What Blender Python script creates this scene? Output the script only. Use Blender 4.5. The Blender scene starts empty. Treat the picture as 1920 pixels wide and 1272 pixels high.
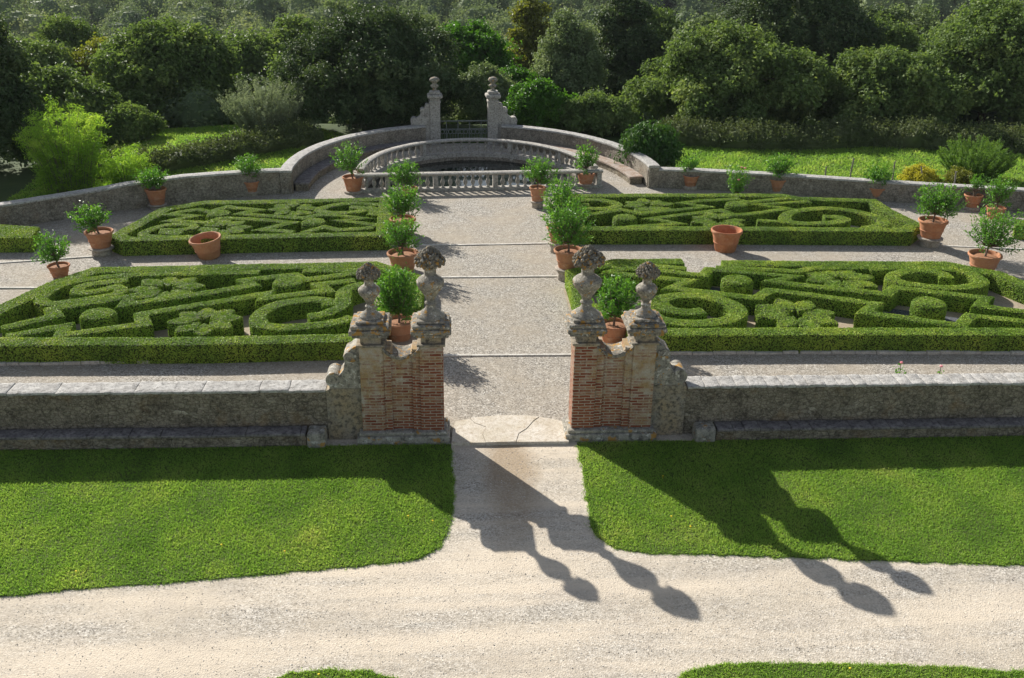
import bpy, bmesh, math, random
import numpy as np
from mathutils import Vector, Matrix
sc = bpy.context.scene
COL = sc.collection
R2 = math.radians
# ------------------------------------------------------------------ camera, sky, sun, exposure
cam_d = bpy.data.cameras.new('camera'); cam = bpy.data.objects.new('camera', cam_d); COL.objects.link(cam)
cam_d.sensor_width = 36.0; cam_d.lens = 36.0*1867/1920; cam_d.clip_end = 3000
_m = Matrix(((0.998488, 0.008354, -0.05433), (-0.053109, 0.401506, -0.914315), (0.014176, 0.915818, 0.401342))).to_4x4()
_m.translation = (-0.9197, -16.3586, 9.2444)
cam.matrix_world = _m
sc.camera = cam
SUN = Vector((1.03, -1.46, -1.0)).normalized()
sl = bpy.data.lights.new('sun', 'SUN'); sl.energy = 5.0; sl.angle = R2(0.53); sl.color = (1.0, 0.95, 0.87)
so = bpy.data.objects.new('sun', sl); COL.objects.link(so); so.rotation_euler = SUN.to_track_quat('-Z', 'Y').to_euler(); so.location = (-20, 30, 30)
w = bpy.data.worlds.new('World'); sc.world = w; w.use_nodes = True
nt = w.node_tree; bg = nt.nodes['Background']; sky = nt.nodes.new('ShaderNodeTexSky')
sky.sky_type = 'NISHITA'; sky.sun_disc = False
sky.sun_elevation = math.asin(-SUN.z); sky.sun_rotation = math.atan2(-SUN.x, -SUN.y)
hs = nt.nodes.new('ShaderNodeHueSaturation'); hs.inputs['Saturation'].default_value = 0.6; nt.links.new(sky.outputs[0], hs.inputs['Color']); nt.links.new(hs.outputs[0], bg.inputs[0]); bg.inputs[1].default_value = 0.075
sc.view_settings.view_transform = 'Standard'; sc.view_settings.look = 'None'; sc.view_settings.exposure = 0.66; sc.view_settings.gamma = 1
sc.cycles.use_denoising = True
sc.cycles.sample_clamp_indirect = 6; sc.cycles.max_bounces = 6; sc.cycles.diffuse_bounces = 3; sc.cycles.glossy_bounces = 2; sc.cycles.transmission_bounces = 3; sc.cycles.transparent_max_bounces = 4
# ------------------------------------------------------------------ helpers: numpy meshes
rng = np.random.default_rng(7)
_k = np.random.default_rng(3).normal(size=(12, 3)); _ph = np.random.default_rng(4).uniform(0, 6.28, 12)
def noise(P, f=1.0):
    P = np.asarray(P, float)*f
    s = np.zeros(P.shape[:-1])
    for i in range(12):
        s = s + np.sin(P@(_k[i]*(1+.35*i)) + _ph[i])/(1+.25*i)
    return s/4.0
class M:
    """vertices, quads/tris and a per-face value collected into ONE mesh"""
    def __init__(s): s.V=[]; s.Q=[]; s.T=[]; s.vq=[]; s.vt=[]; s.mq=[]; s.mt=[]; s.n=0; s.mi=0
    def add(s, V, Q=None, T=None, v=0.5):
        V = np.asarray(V, float).reshape(-1, 3); s.V.append(V)
        if Q is not None and len(Q):
            Q = np.asarray(Q, np.int64).reshape(-1, 4); s.Q.append(Q+s.n); s.mq.append(np.full(len(Q), s.mi)); s.vq.append(np.broadcast_to(v, (len(Q),)) if np.ndim(v) == 0 or len(v) == len(Q) else np.full(len(Q), .5))
        if T is not None and len(T):
            T = np.asarray(T, np.int64).reshape(-1, 3); s.T.append(T+s.n); s.mt.append(np.full(len(T), s.mi)); s.vt.append(np.full(len(T), v if np.ndim(v) == 0 else .5))
        s.n += len(V); return s
    def arrays(s):
        V = np.concatenate(s.V) if s.V else np.zeros((0, 3))
        Q = np.concatenate(s.Q) if s.Q else np.zeros((0, 4), int)
        T = np.concatenate(s.T) if s.T else np.zeros((0, 3), int)
        return V, Q, T
    def mesh(s, name, mat, off=(0, 0, 0), smooth=False, sharp=None):
        V, Q, T = s.arrays(); V = V-np.asarray(off)
        me = bpy.data.meshes.new(name)
        me.vertices.add(len(V)); me.vertices.foreach_set('co', V.astype(np.float32).ravel())
        nl = len(Q)*4+len(T)*3; me.loops.add(nl)
        me.loops.foreach_set('vertex_index', np.concatenate([Q.ravel(), T.ravel()]).astype(np.int32))
        me.polygons.add(len(Q)+len(T))
        st = np.concatenate([np.arange(len(Q))*4, len(Q)*4+np.arange(len(T))*3]).astype(np.int32)
        me.polygons.foreach_set('loop_start', st)
        try: me.polygons.foreach_set('loop_total', np.concatenate([np.full(len(Q), 4), np.full(len(T), 3)]).astype(np.int32))
        except Exception: pass
        at = me.attributes.new('v', 'FLOAT', 'FACE')
        at.data.foreach_set('value', np.concatenate(s.vq+s.vt).astype(np.float32) if (s.vq or s.vt) else np.zeros(0, np.float32))
        me.polygons.foreach_set('use_smooth', np.full(len(Q)+len(T), bool(smooth)))
        mats = mat if isinstance(mat, (list, tuple)) else [mat]
        for q in mats: me.materials.append(q)
        if len(mats) > 1: me.polygons.foreach_set('material_index', np.concatenate(s.mq+s.mt).astype(np.int32))
        me.update(calc_edges=True); me.validate()
        if smooth and sharp: 
            me.set_sharp_from_angle(angle=R2(sharp))
        return me
def link(name, me, parent=None, loc=(0, 0, 0)):
    o = bpy.data.objects.new(name, me); COL.objects.link(o); o.location = loc
    if parent: o.parent = parent
    return o
def tag(o, label=None, cat=None, group=None, kind=None):
    if label: o['label'] = label
    if cat: o['category'] = cat
    if group: o['group'] = group
    if kind: o['kind'] = kind
    return o
def thing(name, loc, label, cat, group=None, rz=0):
    o = bpy.data.objects.new(name, None); COL.objects.link(o); o.location = loc; o.rotation_euler = (0, 0, rz); o.empty_display_size = .2
    return tag(o, label, cat, group)
def part(name, m, mat, parent, off=None, **k):
    """off: world position of the parent, subtracted from world-space vertices"""
    return link(name, m.mesh(name, mat, off if off is not None else (0, 0, 0), **k), parent)
def solo(name, m, mat, loc, label, cat, group=None, local=False, **k):
    return tag(link(name, m.mesh(name, mat, (0, 0, 0) if local else loc, **k), None, loc), label, cat, group)
def struct(name, m, mat, **k):
    o = link(name, m.mesh(name, mat, **k)); o['kind'] = 'structure'; return o
# ---- shapes
def rbox(m, lo, hi, r=.012, res=.12, amp=.004, f=6., v=.5, rot=0, piv=None):
    lo = np.array(lo, float); hi = np.array(hi, float); d = hi-lo; r = min(r, d.min()*.45)
    ax = []
    for i in range(3):
        n = max(1, int(round((d[i]-2*r)/res)))
        ax.append(np.concatenate([[lo[i]], np.linspace(lo[i]+r, hi[i]-r, n+1), [hi[i]]]))
    for a in range(3):
        b, c = (a+1) % 3, (a+2) % 3
        for side in (0, 1):
            B, Cg = np.meshgrid(ax[b], ax[c], indexing='ij')
            P = np.zeros(B.shape+(3,)); P[..., b] = B; P[..., c] = Cg; P[..., a] = hi[a] if side else lo[a]
            core = np.clip(P, lo+r, hi-r); dv = P-core; ln = np.linalg.norm(dv, axis=-1, keepdims=True)
            P = core+dv/np.maximum(ln, 1e-9)*r
            if amp: P = P+amp*np.stack([noise(P+7, f), noise(P+31, f), noise(P+57, f)], -1)
            if rot:
                q = P[..., :2]-np.array(piv); cs, sn = math.cos(rot), math.sin(rot)
                P[..., 0] = piv[0]+q[..., 0]*cs-q[..., 1]*sn; P[..., 1] = piv[1]+q[..., 0]*sn+q[..., 1]*cs
            nb, nc = B.shape; I = np.arange(nb*nc).reshape(nb, nc)
            q = np.stack([I[:-1, :-1], I[1:, :-1], I[1:, 1:], I[:-1, 1:]], -1).reshape(-1, 4)
            if not side: q = q[:, ::-1]
            m.add(P.reshape(-1, 3), q, v=v)
    return m
def lathe(m, prof, n=24, c=(0, 0, 0), amp=0, f=5, gad=None, v=.5, tilt=None):
    prof = np.array(prof, float); k = len(prof); a = np.arange(n)*2*math.pi/n
    rr = np.repeat(prof[:, 0:1], n, 1)
    if gad is not None:
        nn, am, z0, z1 = gad; msk = ((prof[:, 1] >= z0) & (prof[:, 1] <= z1))[:, None]; rr = rr+msk*am*np.cos(nn*a)[None]
    P = np.stack([rr*np.cos(a), rr*np.sin(a), np.repeat(prof[:, 1:2], n, 1)], -1)
    if amp: P = P+amp*np.stack([noise(P+np.array(c), f), noise(P+np.array(c)+9, f), noise(P+np.array(c)+23, f)*.6], -1)
    P = P+np.array(c); I = np.arange(k*n).reshape(k, n); J = np.roll(I, -1, 1)
    q = np.stack([I[:-1], J[:-1], J[1:], I[1:]], -1).reshape(-1, 4)
    m.add(P.reshape(-1, 3), q, v=v); return m
def catmull(pts, step=.12, closed=False):
    p = np.array(pts, float); n = len(p); out = []
    for i in range(n if closed else n-1):
        a, b, c, d = (p[(i-1) % n], p[i], p[(i+1) % n], p[(i+2) % n]) if closed else (p[max(i-1, 0)], p[i], p[i+1], p[min(i+2, n-1)])
        k = max(1, int(np.linalg.norm(c-b)/step))
        for t in np.arange(k)/k:
            out.append(.5*(2*b+(c-a)*t+(2*a-5*b+4*c-d)*t*t+(3*b-a-3*c+d)*t**3))
    if not closed: out.append(p[-1])
    return np.array(out)
def sweep(m, pts, prof, closed=False, step=.1, amp=0., f=3., v=.5, cap=True, z=None):
    """prof: (offset to the right of travel, z); mitred at every corner"""
    p = np.array(pts, float)[:, :2]; zz = np.zeros(len(p)) if z is None else np.array(z, float)
    n = len(p); prof = np.array(prof, float)
    sec = []
    for i in range(n):
        a = p[(i-1) % n] if (closed or i) else None; b = p[(i+1) % n] if (closed or i < n-1) else None
        d1 = (p[i]-a)/max(np.linalg.norm(p[i]-a), 1e-9) if a is not None else None
        d2 = (b-p[i])/max(np.linalg.norm(b-p[i]), 1e-9) if b is not None else None
        if d1 is None: d1 = d2
        if d2 is None: d2 = d1
        n1 = np.array([d1[1], -d1[0]]); n2 = np.array([d2[1], -d2[0]]); mm = n1+n2; l = np.linalg.norm(mm)
        mm = n1 if l < .3 else mm/l
        sec.append((p[i], mm/max(.5, float(mm@n1))))
    secs = []
    for i in range(n if closed else n-1):
        (p0, m0), (p1, m1) = sec[i], sec[(i+1) % n]
        k = max(1, int(round(np.linalg.norm(p1-p0)/step)))
        for t in np.arange(k)/k: secs.append((p0*(1-t)+p1*t, m0*(1-t)+m1*t, zz[i]*(1-t)+zz[(i+1) % n]*t))
    if not closed: secs.append((sec[-1][0], sec[-1][1], zz[-1]))
    S = len(secs); K = len(prof)
    P = np.zeros((S, K, 3))
    for i, (q, mv, z0) in enumerate(secs):
        P[i, :, 0] = q[0]+prof[:, 0]*mv[0]; P[i, :, 1] = q[1]+prof[:, 0]*mv[1]; P[i, :, 2] = prof[:, 1]+z0
    if amp: P = P+amp*np.stack([noise(P, f), noise(P+17, f), noise(P+41, f)*.7], -1)*np.clip(P[..., 2:3]*8, 0, 1)
    I = np.arange(S*K).reshape(S, K); J = np.roll(I, -1, 0) if closed else I[1:]
    if not closed: I0 = I[:-1]
    else: I0 = I
    q = np.stack([I0[:, :-1], J[:, :-1], J[:, 1:], I0[:, 1:]], -1).reshape(-1, 4)
    T = None
    if not closed and cap:
        T = [[I[0, 0], I[0, j], I[0, j+1]] for j in range(1, K-1)]+[[I[-1, 0], I[-1, j+1], I[-1, j]] for j in range(1, K-1)]
    m.add(P.reshape(-1, 3), q, T, v=v); return m
def tube(m, pts, rad, n=7, v=.5):
    p = np.array(pts, float); k = len(p); r = np.broadcast_to(np.array(rad, float), (k,)); rows = []
    for i in range(k):
        t = p[min(i+1, k-1)]-p[max(i-1, 0)]; t = t/max(np.linalg.norm(t), 1e-9)
        u = np.cross(t, [0, 0, 1.]) if abs(t[2]) < .9 else np.cross(t, [1., 0, 0]); u /= np.linalg.norm(u); w_ = np.cross(t, u)
        a = np.arange(n)*2*math.pi/n
        rows.append(p[i]+r[i]*(np.cos(a)[:, None]*u+np.sin(a)[:, None]*w_))
    I = np.arange(k*n).reshape(k, n); J = np.roll(I, -1, 1)
    m.add(np.concatenate(rows), np.stack([I[:-1], J[:-1], J[1:], I[1:]], -1).reshape(-1, 4), v=v); return m
def prism(m, poly, z0, z1, axis='z', v=.5, res=None):
    """extrude a simple polygon; axis z: poly is xy ; axis y: poly is xz and z0,z1 are y"""
    bm = bmesh.new(); vs = []
    for a, b in poly: vs.append(bm.verts.new((a, b, z0) if axis == 'z' else (a, z0, b)))
    fc = bm.faces.new(vs); r = bmesh.ops.extrude_face_region(bm, geom=[fc])
    d = (0, 0, z1-z0) if axis == 'z' else (0, z1-z0, 0)
    bmesh.ops.translate(bm, verts=[e for e in r['geom'] if isinstance(e, bmesh.types.BMVert)], vec=d)
    bmesh.ops.recalc_face_normals(bm, faces=bm.faces)
    bmesh.ops.triangulate(bm, faces=bm.faces); bm.verts.index_update()
    m.add([x.co[:] for x in bm.verts], None, [[x.index for x in g.verts] for g in bm.faces], v=v); bm.free(); return m
def sheet(m, outer, holes=(), z=0., v=.5):
    bm = bmesh.new(); 
    for lp in [outer]+list(holes):
        vs = [bm.verts.new((a, b, z)) for a, b in lp]
        for i in range(len(vs)): bm.edges.new((vs[i], vs[(i+1) % len(vs)]))
    bmesh.ops.triangle_fill(bm, use_beauty=True, use_dissolve=False, edges=bm.edges, normal=(0, 0, 1)); bm.verts.index_update()
    for g in bm.faces:
        if g.normal.z < 0: g.normal_flip()
    m.add([x.co[:] for x in bm.verts], None, [[x.index for x in g.verts] for g in bm.faces], v=v); bm.free(); return m
def unit(a): return a/np.maximum(np.linalg.norm(a, axis=-1, keepdims=True), 1e-9)
def leaves(m, P, N, ln, wd, v, g, along=None, jit=.6):
    """one rhombic leaf per point, facing about N; along = preferred direction of the leaf's length"""
    n = len(P); N = unit(N+jit*g.normal(size=(n, 3)))
    A = g.normal(size=(n, 3)) if along is None else along+.45*g.normal(size=(n, 3))
    A = unit(A-N*np.sum(A*N, -1, keepdims=True)); B = np.cross(N, A)
    s = g.uniform(.7, 1.3, (n, 1)); L = ln*s; Wd = wd*s*g.uniform(.8, 1.2, (n, 1))
    fold = N*(Wd*.25)
    V = np.stack([P-A*L*.5, P+B*Wd*.5+fold-A*L*.04, P+A*L*.5, P-B*Wd*.5+fold-A*L*.04], 1).reshape(-1, 3)
    m.add(V, np.arange(n*4).reshape(n, 4), v=v); return m
def scatter(Vx, Q, dens, g, minnz=-.5):
    """random points and normals on quads, by area"""
    a, b, c, d = (Vx[Q[:, i]] for i in range(4))
    nn = np.cross(c-a, d-b); ar = .5*np.linalg.norm(nn, axis=-1); nn = unit(nn)
    ar = np.where(nn[:, 2] < minnz, 0, ar)
    k = g.poisson(ar*dens); idx = np.repeat(np.arange(len(Q)), k)
    u = g.random((len(idx), 1)); t = g.random((len(idx), 1))
    P = (a[idx]*(1-u)+b[idx]*u)*(1-t)+(d[idx]*(1-u)+c[idx]*u)*t
    return P, nn[idx]
# ------------------------------------------------------------------ materials
class NB:
    def __init__(s, name):
        s.m = bpy.data.materials.new(name); s.m.use_nodes = True; s.t = s.m.node_tree; s.b = s.t.nodes['Principled BSDF']; s.out = s.t.nodes['Material Output']
        s.co = s.t.nodes.new('ShaderNodeTexCoord').outputs['Object']
    def n(s, ty, **k):
        o = s.t.nodes.new(ty)
        for a, b in k.items(): setattr(o, a, b)
        return o
    def l(s, a, b): s.t.links.new(a, b)
    def setv(s, sock, v):
        if hasattr(v, 'is_output') or isinstance(v, bpy.types.NodeSocket): s.l(v, sock)
        else: sock.default_value = v
    def noise(s, scale, detail=4, rough=.55, vec=None, out=0, dist=0):
        o = s.n('ShaderNodeTexNoise'); o.inputs['Scale'].default_value = scale; o.inputs['Detail'].default_value = detail; o.inputs['Roughness'].default_value = rough; o.inputs['Distortion'].default_value = dist
        s.l(vec or s.co, o.inputs['Vector']); return o.outputs[out]
    def vor(s, scale, feat='F1', vec=None, out='Distance', rnd=1):
        o = s.n('ShaderNodeTexVoronoi'); o.feature = feat; o.inputs['Scale'].default_value = scale; o.inputs['Randomness'].default_value = rnd
        s.l(vec or s.co, o.inputs['Vector']); return o.outputs[out]
    def ramp(s, f, stops, interp='LINEAR'):
        o = s.n('ShaderNodeValToRGB'); e = o.color_ramp.elements; o.color_ramp.interpolation = interp
        while len(e) > 1: e.remove(e[-1])
        for i, (p, c) in enumerate(stops):
            q = e[0] if i == 0 else e.new(p)
            q.position = p; q.color = (c, c, c, 1) if isinstance(c, (int, float)) else tuple(c)+(1,)
        s.setv(o.inputs[0], f); return o.outputs[0]
    def mix(s, f, a, b, mode='MIX'):
        o = s.n('ShaderNodeMix', data_type='RGBA', blend_type=mode); o.clamp_factor = True
        s.setv(o.inputs[0], f)
        for sk, v in ((o.inputs[6], a), (o.inputs[7], b)): s.setv(sk, tuple(v)+(1,) if isinstance(v, tuple) and len(v) == 3 else v)
        return o.outputs[2]
    def math(s, op, a, b=0., clamp=False):
        o = s.n('ShaderNodeMath', operation=op, use_clamp=clamp); s.setv(o.inputs[0], a); s.setv(o.inputs[1], b); return o.outputs[0]
    def sep(s, vec=None):
        o = s.n('ShaderNodeSeparateXYZ'); s.l(vec or s.co, o.inputs[0]); return o.outputs
    def comb(s, x, y, z):
        o = s.n('ShaderNodeCombineXYZ')
        for i, q in enumerate((x, y, z)): s.setv(o.inputs[i], q)
        return o.outputs[0]
    def mapping(s, scale=(1, 1, 1), rot=(0, 0, 0), loc=(0, 0, 0)):
        o = s.n('ShaderNodeMapping'); s.l(s.co, o.inputs[0]); o.inputs['Scale'].default_value = scale; o.inputs['Rotation'].default_value = rot; o.inputs['Location'].default_value = loc; return o.outputs[0]
    def bump(s, h, st=.5, d=.02):
        o = s.n('ShaderNodeBump'); o.inputs['Strength'].default_value = st; o.inputs['Distance'].default_value = d; s.l(h, o.inputs['Height']); s.l(o.outputs[0], s.b.inputs['Normal']); return o
    def done(s, col, rough=.9, spec=.3):
        s.setv(s.b.inputs['Base Color'], tuple(col)+(1,) if isinstance(col, tuple) else col); s.setv(s.b.inputs['Roughness'], rough); s.b.inputs['Specular IOR Level'].default_value = spec
        return s.m
    def attr(s, name='v'):
        o = s.n('ShaderNodeAttribute'); o.attribute_name = name; return o.outputs['Fac']
def leafmat(name, stops, tl=.3, rough=.5, spec=.3, nsc=1.5, namt=.45, tint=(1.2, 1.25, .5), gain=1.):
    stops = [(p, tuple(gain*q for q in c)) for p, c in stops]
    b = NB(name); f = b.attr(); nz = b.noise(nsc, 3)
    f = b.math('ADD', b.math('MULTIPLY', f, 1-namt), b.math('MULTIPLY', b.ramp(nz, [(.3, 0.), (.7, 1.)]), namt))
    col = b.ramp(f, stops); m = b.done(col, rough, spec)
    tr = b.n('ShaderNodeBsdfTranslucent'); b.l(b.mix(1., col, tint, 'MULTIPLY'), tr.inputs[0])
    mx = b.n('ShaderNodeMixShader'); mx.inputs[0].default_value = tl
    b.l(b.b.outputs[0], mx.inputs[1]); b.l(tr.outputs[0], mx.inputs[2]); b.l(mx.outputs[0], b.out.inputs[0])
    return m
def gravel(name, tones, big, grain=42, bumpd=.012, tracks=False):
    b = NB(name); c = b.vor(grain, out='Color'); cr_ = b.n('ShaderNodeSeparateColor'); b.l(c, cr_.inputs[0])
    col = b.ramp(cr_.outputs[0], tones, 'CONSTANT')
    col2 = b.ramp(b.noise(grain*2.5, 2), [(.3, .72), (.7, 1.2)]); col = b.mix(.8, col, col2, 'MULTIPLY')
    pat = b.noise(.55, 6, .62); col = b.mix(b.ramp(pat, [(.38, 0.), (.66, .75)]), col, big)
    med = b.noise(5, 5, .7); col = b.mix(1., col, b.ramp(med, [(.25, .78), (.75, 1.14)]), 'MULTIPLY')
    if tracks:
        nv = b.noise(1, 5, .6, b.mapping((.16, 1.5, 1), (0, 0, R2(-2.5)))); col = b.mix(b.ramp(nv, [(.42, 0.), (.62, .8)]), col, (.66, .57, .45))
        nv = b.noise(1, 5, .7, b.mapping((.5, .9, 1), (0, 0, 0), (5, 3, 0))); col = b.mix(b.ramp(nv, [(.52, 0.), (.72, .6)]), col, (.42, .37, .31))
    if tracks:   # trodden brown soil on the footpath between the lawns
        x, y, z = b.sep(); wob = b.math('MULTIPLY', b.noise(1.5, 4), .8)
        k = b.math('MULTIPLY', b.ramp(b.math('ADD', b.math('ABSOLUTE', x), wob), [(1.25/2, 1.), (1.7/2+.1, 0.)]), b.ramp(b.math('ADD', b.math('ADD', b.math('MULTIPLY', y, .2), wob), .78), [(.45, 0.), (.85, 1.)]))
        col = b.mix(b.math('MULTIPLY', k, .7), col, b.mix(b.ramp(b.noise(26, 4, .75), [(.35, 0.), (.65, 1.)]), (.20, .135, .075), (.42, .32, .21)))
    h = b.math('ADD', b.vor(grain), b.math('MULTIPLY', b.noise(3, 3), .25)); b.bump(h, .7, bumpd)
    return b.done(col, .95, .2)
def stone(name, base, dark, light, lichen=0., sc_=1., bumpd=.012, pits=.5):
    b = NB(name); n1 = b.noise(2.2*sc_, 8, .68); n2 = b.noise(9*sc_, 6, .7); n3 = b.noise(34*sc_, 4, .7)
    col = b.mix(b.ramp(n1, [(.38, 0.), (.62, 1.)]), base, light); col = b.mix(b.ramp(n2, [(.46, 0.), (.66, pits+.35)]), col, dark)
    col = b.mix(.7, col, b.ramp(n3, [(.3, .6), (.7, 1.25)]), 'MULTIPLY')
    if lichen:
        l = b.noise(4.2*sc_, 4, .6, b.mapping(loc=(3, 7, 1))); col = b.mix(b.ramp(l, [(.62-.1*lichen, 0.), (.66-.1*lichen, .85)]), col, (.42, .22, .04))
        l = b.noise(7*sc_, 5, .7, b.mapping(loc=(9, 2, 4))); col = b.mix(b.ramp(l, [(.58, 0.), (.63, .8)]), col, (.62, .60, .54))
    h = b.math('ADD', b.math('MULTIPLY', n2, .7), b.math('MULTIPLY', n3, .4)); b.bump(h, .8, bumpd)
    return b.done(col, .93, .2)
def rubble(name, base, dark, light, sx=5.5, warm=(.30, .20, .10)):
    b = NB(name); vec = b.mapping((1, 1, 1.7)); wob = b.n('ShaderNodeMix', data_type='RGBA', blend_type='ADD'); wob.inputs[0].default_value = .16
    nz = b.n('ShaderNodeTexNoise'); nz.inputs['Scale'].default_value = 5; b.l(b.co, nz.inputs['Vector']); b.l(vec, wob.inputs[6]); b.l(nz.outputs['Color'], wob.inputs[7]); vec = wob.outputs[2]
    cell = b.n('ShaderNodeSeparateColor'); b.l(b.vor(sx, out='Color', vec=vec), cell.inputs[0])
    edge = b.vor(sx, 'DISTANCE_TO_EDGE', vec=vec)
    col = b.ramp(cell.outputs[0], [(0, dark), (.45, base), (.85, light), (.97, tuple(min(1, 1.7*q) for q in light))])
    n1 = b.noise(1.1, 8, .7); plaster = b.mix(b.ramp(b.math('ADD', b.math('MULTIPLY', b.noise(14, 5, .75), .6), b.math('MULTIPLY', b.noise(2.4, 6, .7, b.mapping(loc=(7, 7, 2))), .4)), [(.40, 0.), (.58, 1.)]), dark, base)
    col = b.mix(b.ramp(n1, [(.30, .45), (.46, .97)]), col, plaster)
    col = b.mix(b.ramp(edge, [(.0, .85), (.05, 0.)]), col, tuple(.6*q for q in dark))
    col = b.mix(b.ramp(b.noise(1.7, 5, .6, b.mapping(loc=(4, 4, 4))), [(.56, 0.), (.72, .55)]), col, warm)
    col = b.mix(.75, col, b.ramp(b.noise(45, 4, .7), [(.3, .55), (.7, 1.3)]), 'MULTIPLY')
    h = b.math('ADD', b.math('MULTIPLY', b.ramp(edge, [(0, 0.), (.12, 1.)]), .7), b.noise(30, 4, .7)); b.bump(h, .9, .018)
    return b.done(col, .95, .15)
MG = gravel('garden_gravel', [(0, (.17, .155, .135)), (.22, (.31, .285, .245)), (.5, (.40, .37, .32)), (.75, (.52, .485, .425)), (.93, (.68, .65, .59))], (.39, .335, .26), bumpd=.008)
MD = gravel('drive_gravel', [(0, (.25, .225, .19)), (.2, (.42, .385, .33)), (.5, (.52, .48, .415)), (.75, (.62, .575, .505)), (.95, (.74, .70, .63))], (.53, .46, .36), grain=44, bumpd=.007, tracks=True)
MS = gravel('bed_sand', [(0, (.30, .25, .19)), (.4, (.42, .36, .27)), (.8, (.50, .43, .33))], (.40, .31, .22), grain=60, bumpd=.006)
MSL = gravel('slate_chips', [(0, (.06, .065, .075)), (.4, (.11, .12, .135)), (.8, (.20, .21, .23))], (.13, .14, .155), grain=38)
MSTONE = stone('weathered_stone', (.30, .285, .25), (.075, .07, .06), (.42, .39, .32), lichen=.3, sc_=1.2)
MURN = stone('urn_stone', (.225, .215, .19), (.065, .062, .055), (.44, .40, .32), lichen=.3, sc_=2.4, bumpd=.016)
MCAPST = stone('cap_stone', (.17, .16, .14), (.05, .05, .043), (.36, .33, .27), lichen=.75, sc_=2.0, bumpd=.02)
MFRUIT = stone('carved_fruit_stone', (.15, .135, .11), (.04, .037, .03), (.30, .27, .21), lichen=.5, sc_=3.0, bumpd=.02)
MCOPE = stone('coping_stone', (.42, .405, .38), (.16, .15, .135), (.56, .545, .515), sc_=1.7, pits=.45, bumpd=.03)
MBAL = stone('balustrade_stone', (.41, .39, .35), (.13, .12, .105), (.54, .51, .46), sc_=1.8)
MSTRIP = stone('kerb_stone', (.55, .52, .46), (.26, .24, .21), (.70, .67, .61), sc_=1.4, pits=.2)
MTHR = stone('threshold_stone', (.56, .50, .40), (.34, .26, .16), (.68, .63, .55), sc_=1.3, pits=.3)
MPED = stone('pedestal_stone', (.40, .35, .29), (.15, .13, .11), (.52, .47, .40), sc_=2)
MBENCH = stone('bench_slab', (.17, .155, .155), (.055, .05, .05), (.30, .275, .265), sc_=1.8, pits=.5)
MBRSEAT = stone('brick_topped_seat', (.34, .24, .18), (.16, .11, .085), (.48, .43, .38), sc_=1.6, pits=.3)
MW1 = rubble('rubble_wall', (.36, .315, .24), (.105, .09, .068), (.54, .49, .40), 8)
MW2 = rubble('boundary_wall', (.41, .37, .305), (.15, .13, .105), (.56, .52, .445), 8, warm=(.28, .21, .14))
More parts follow.
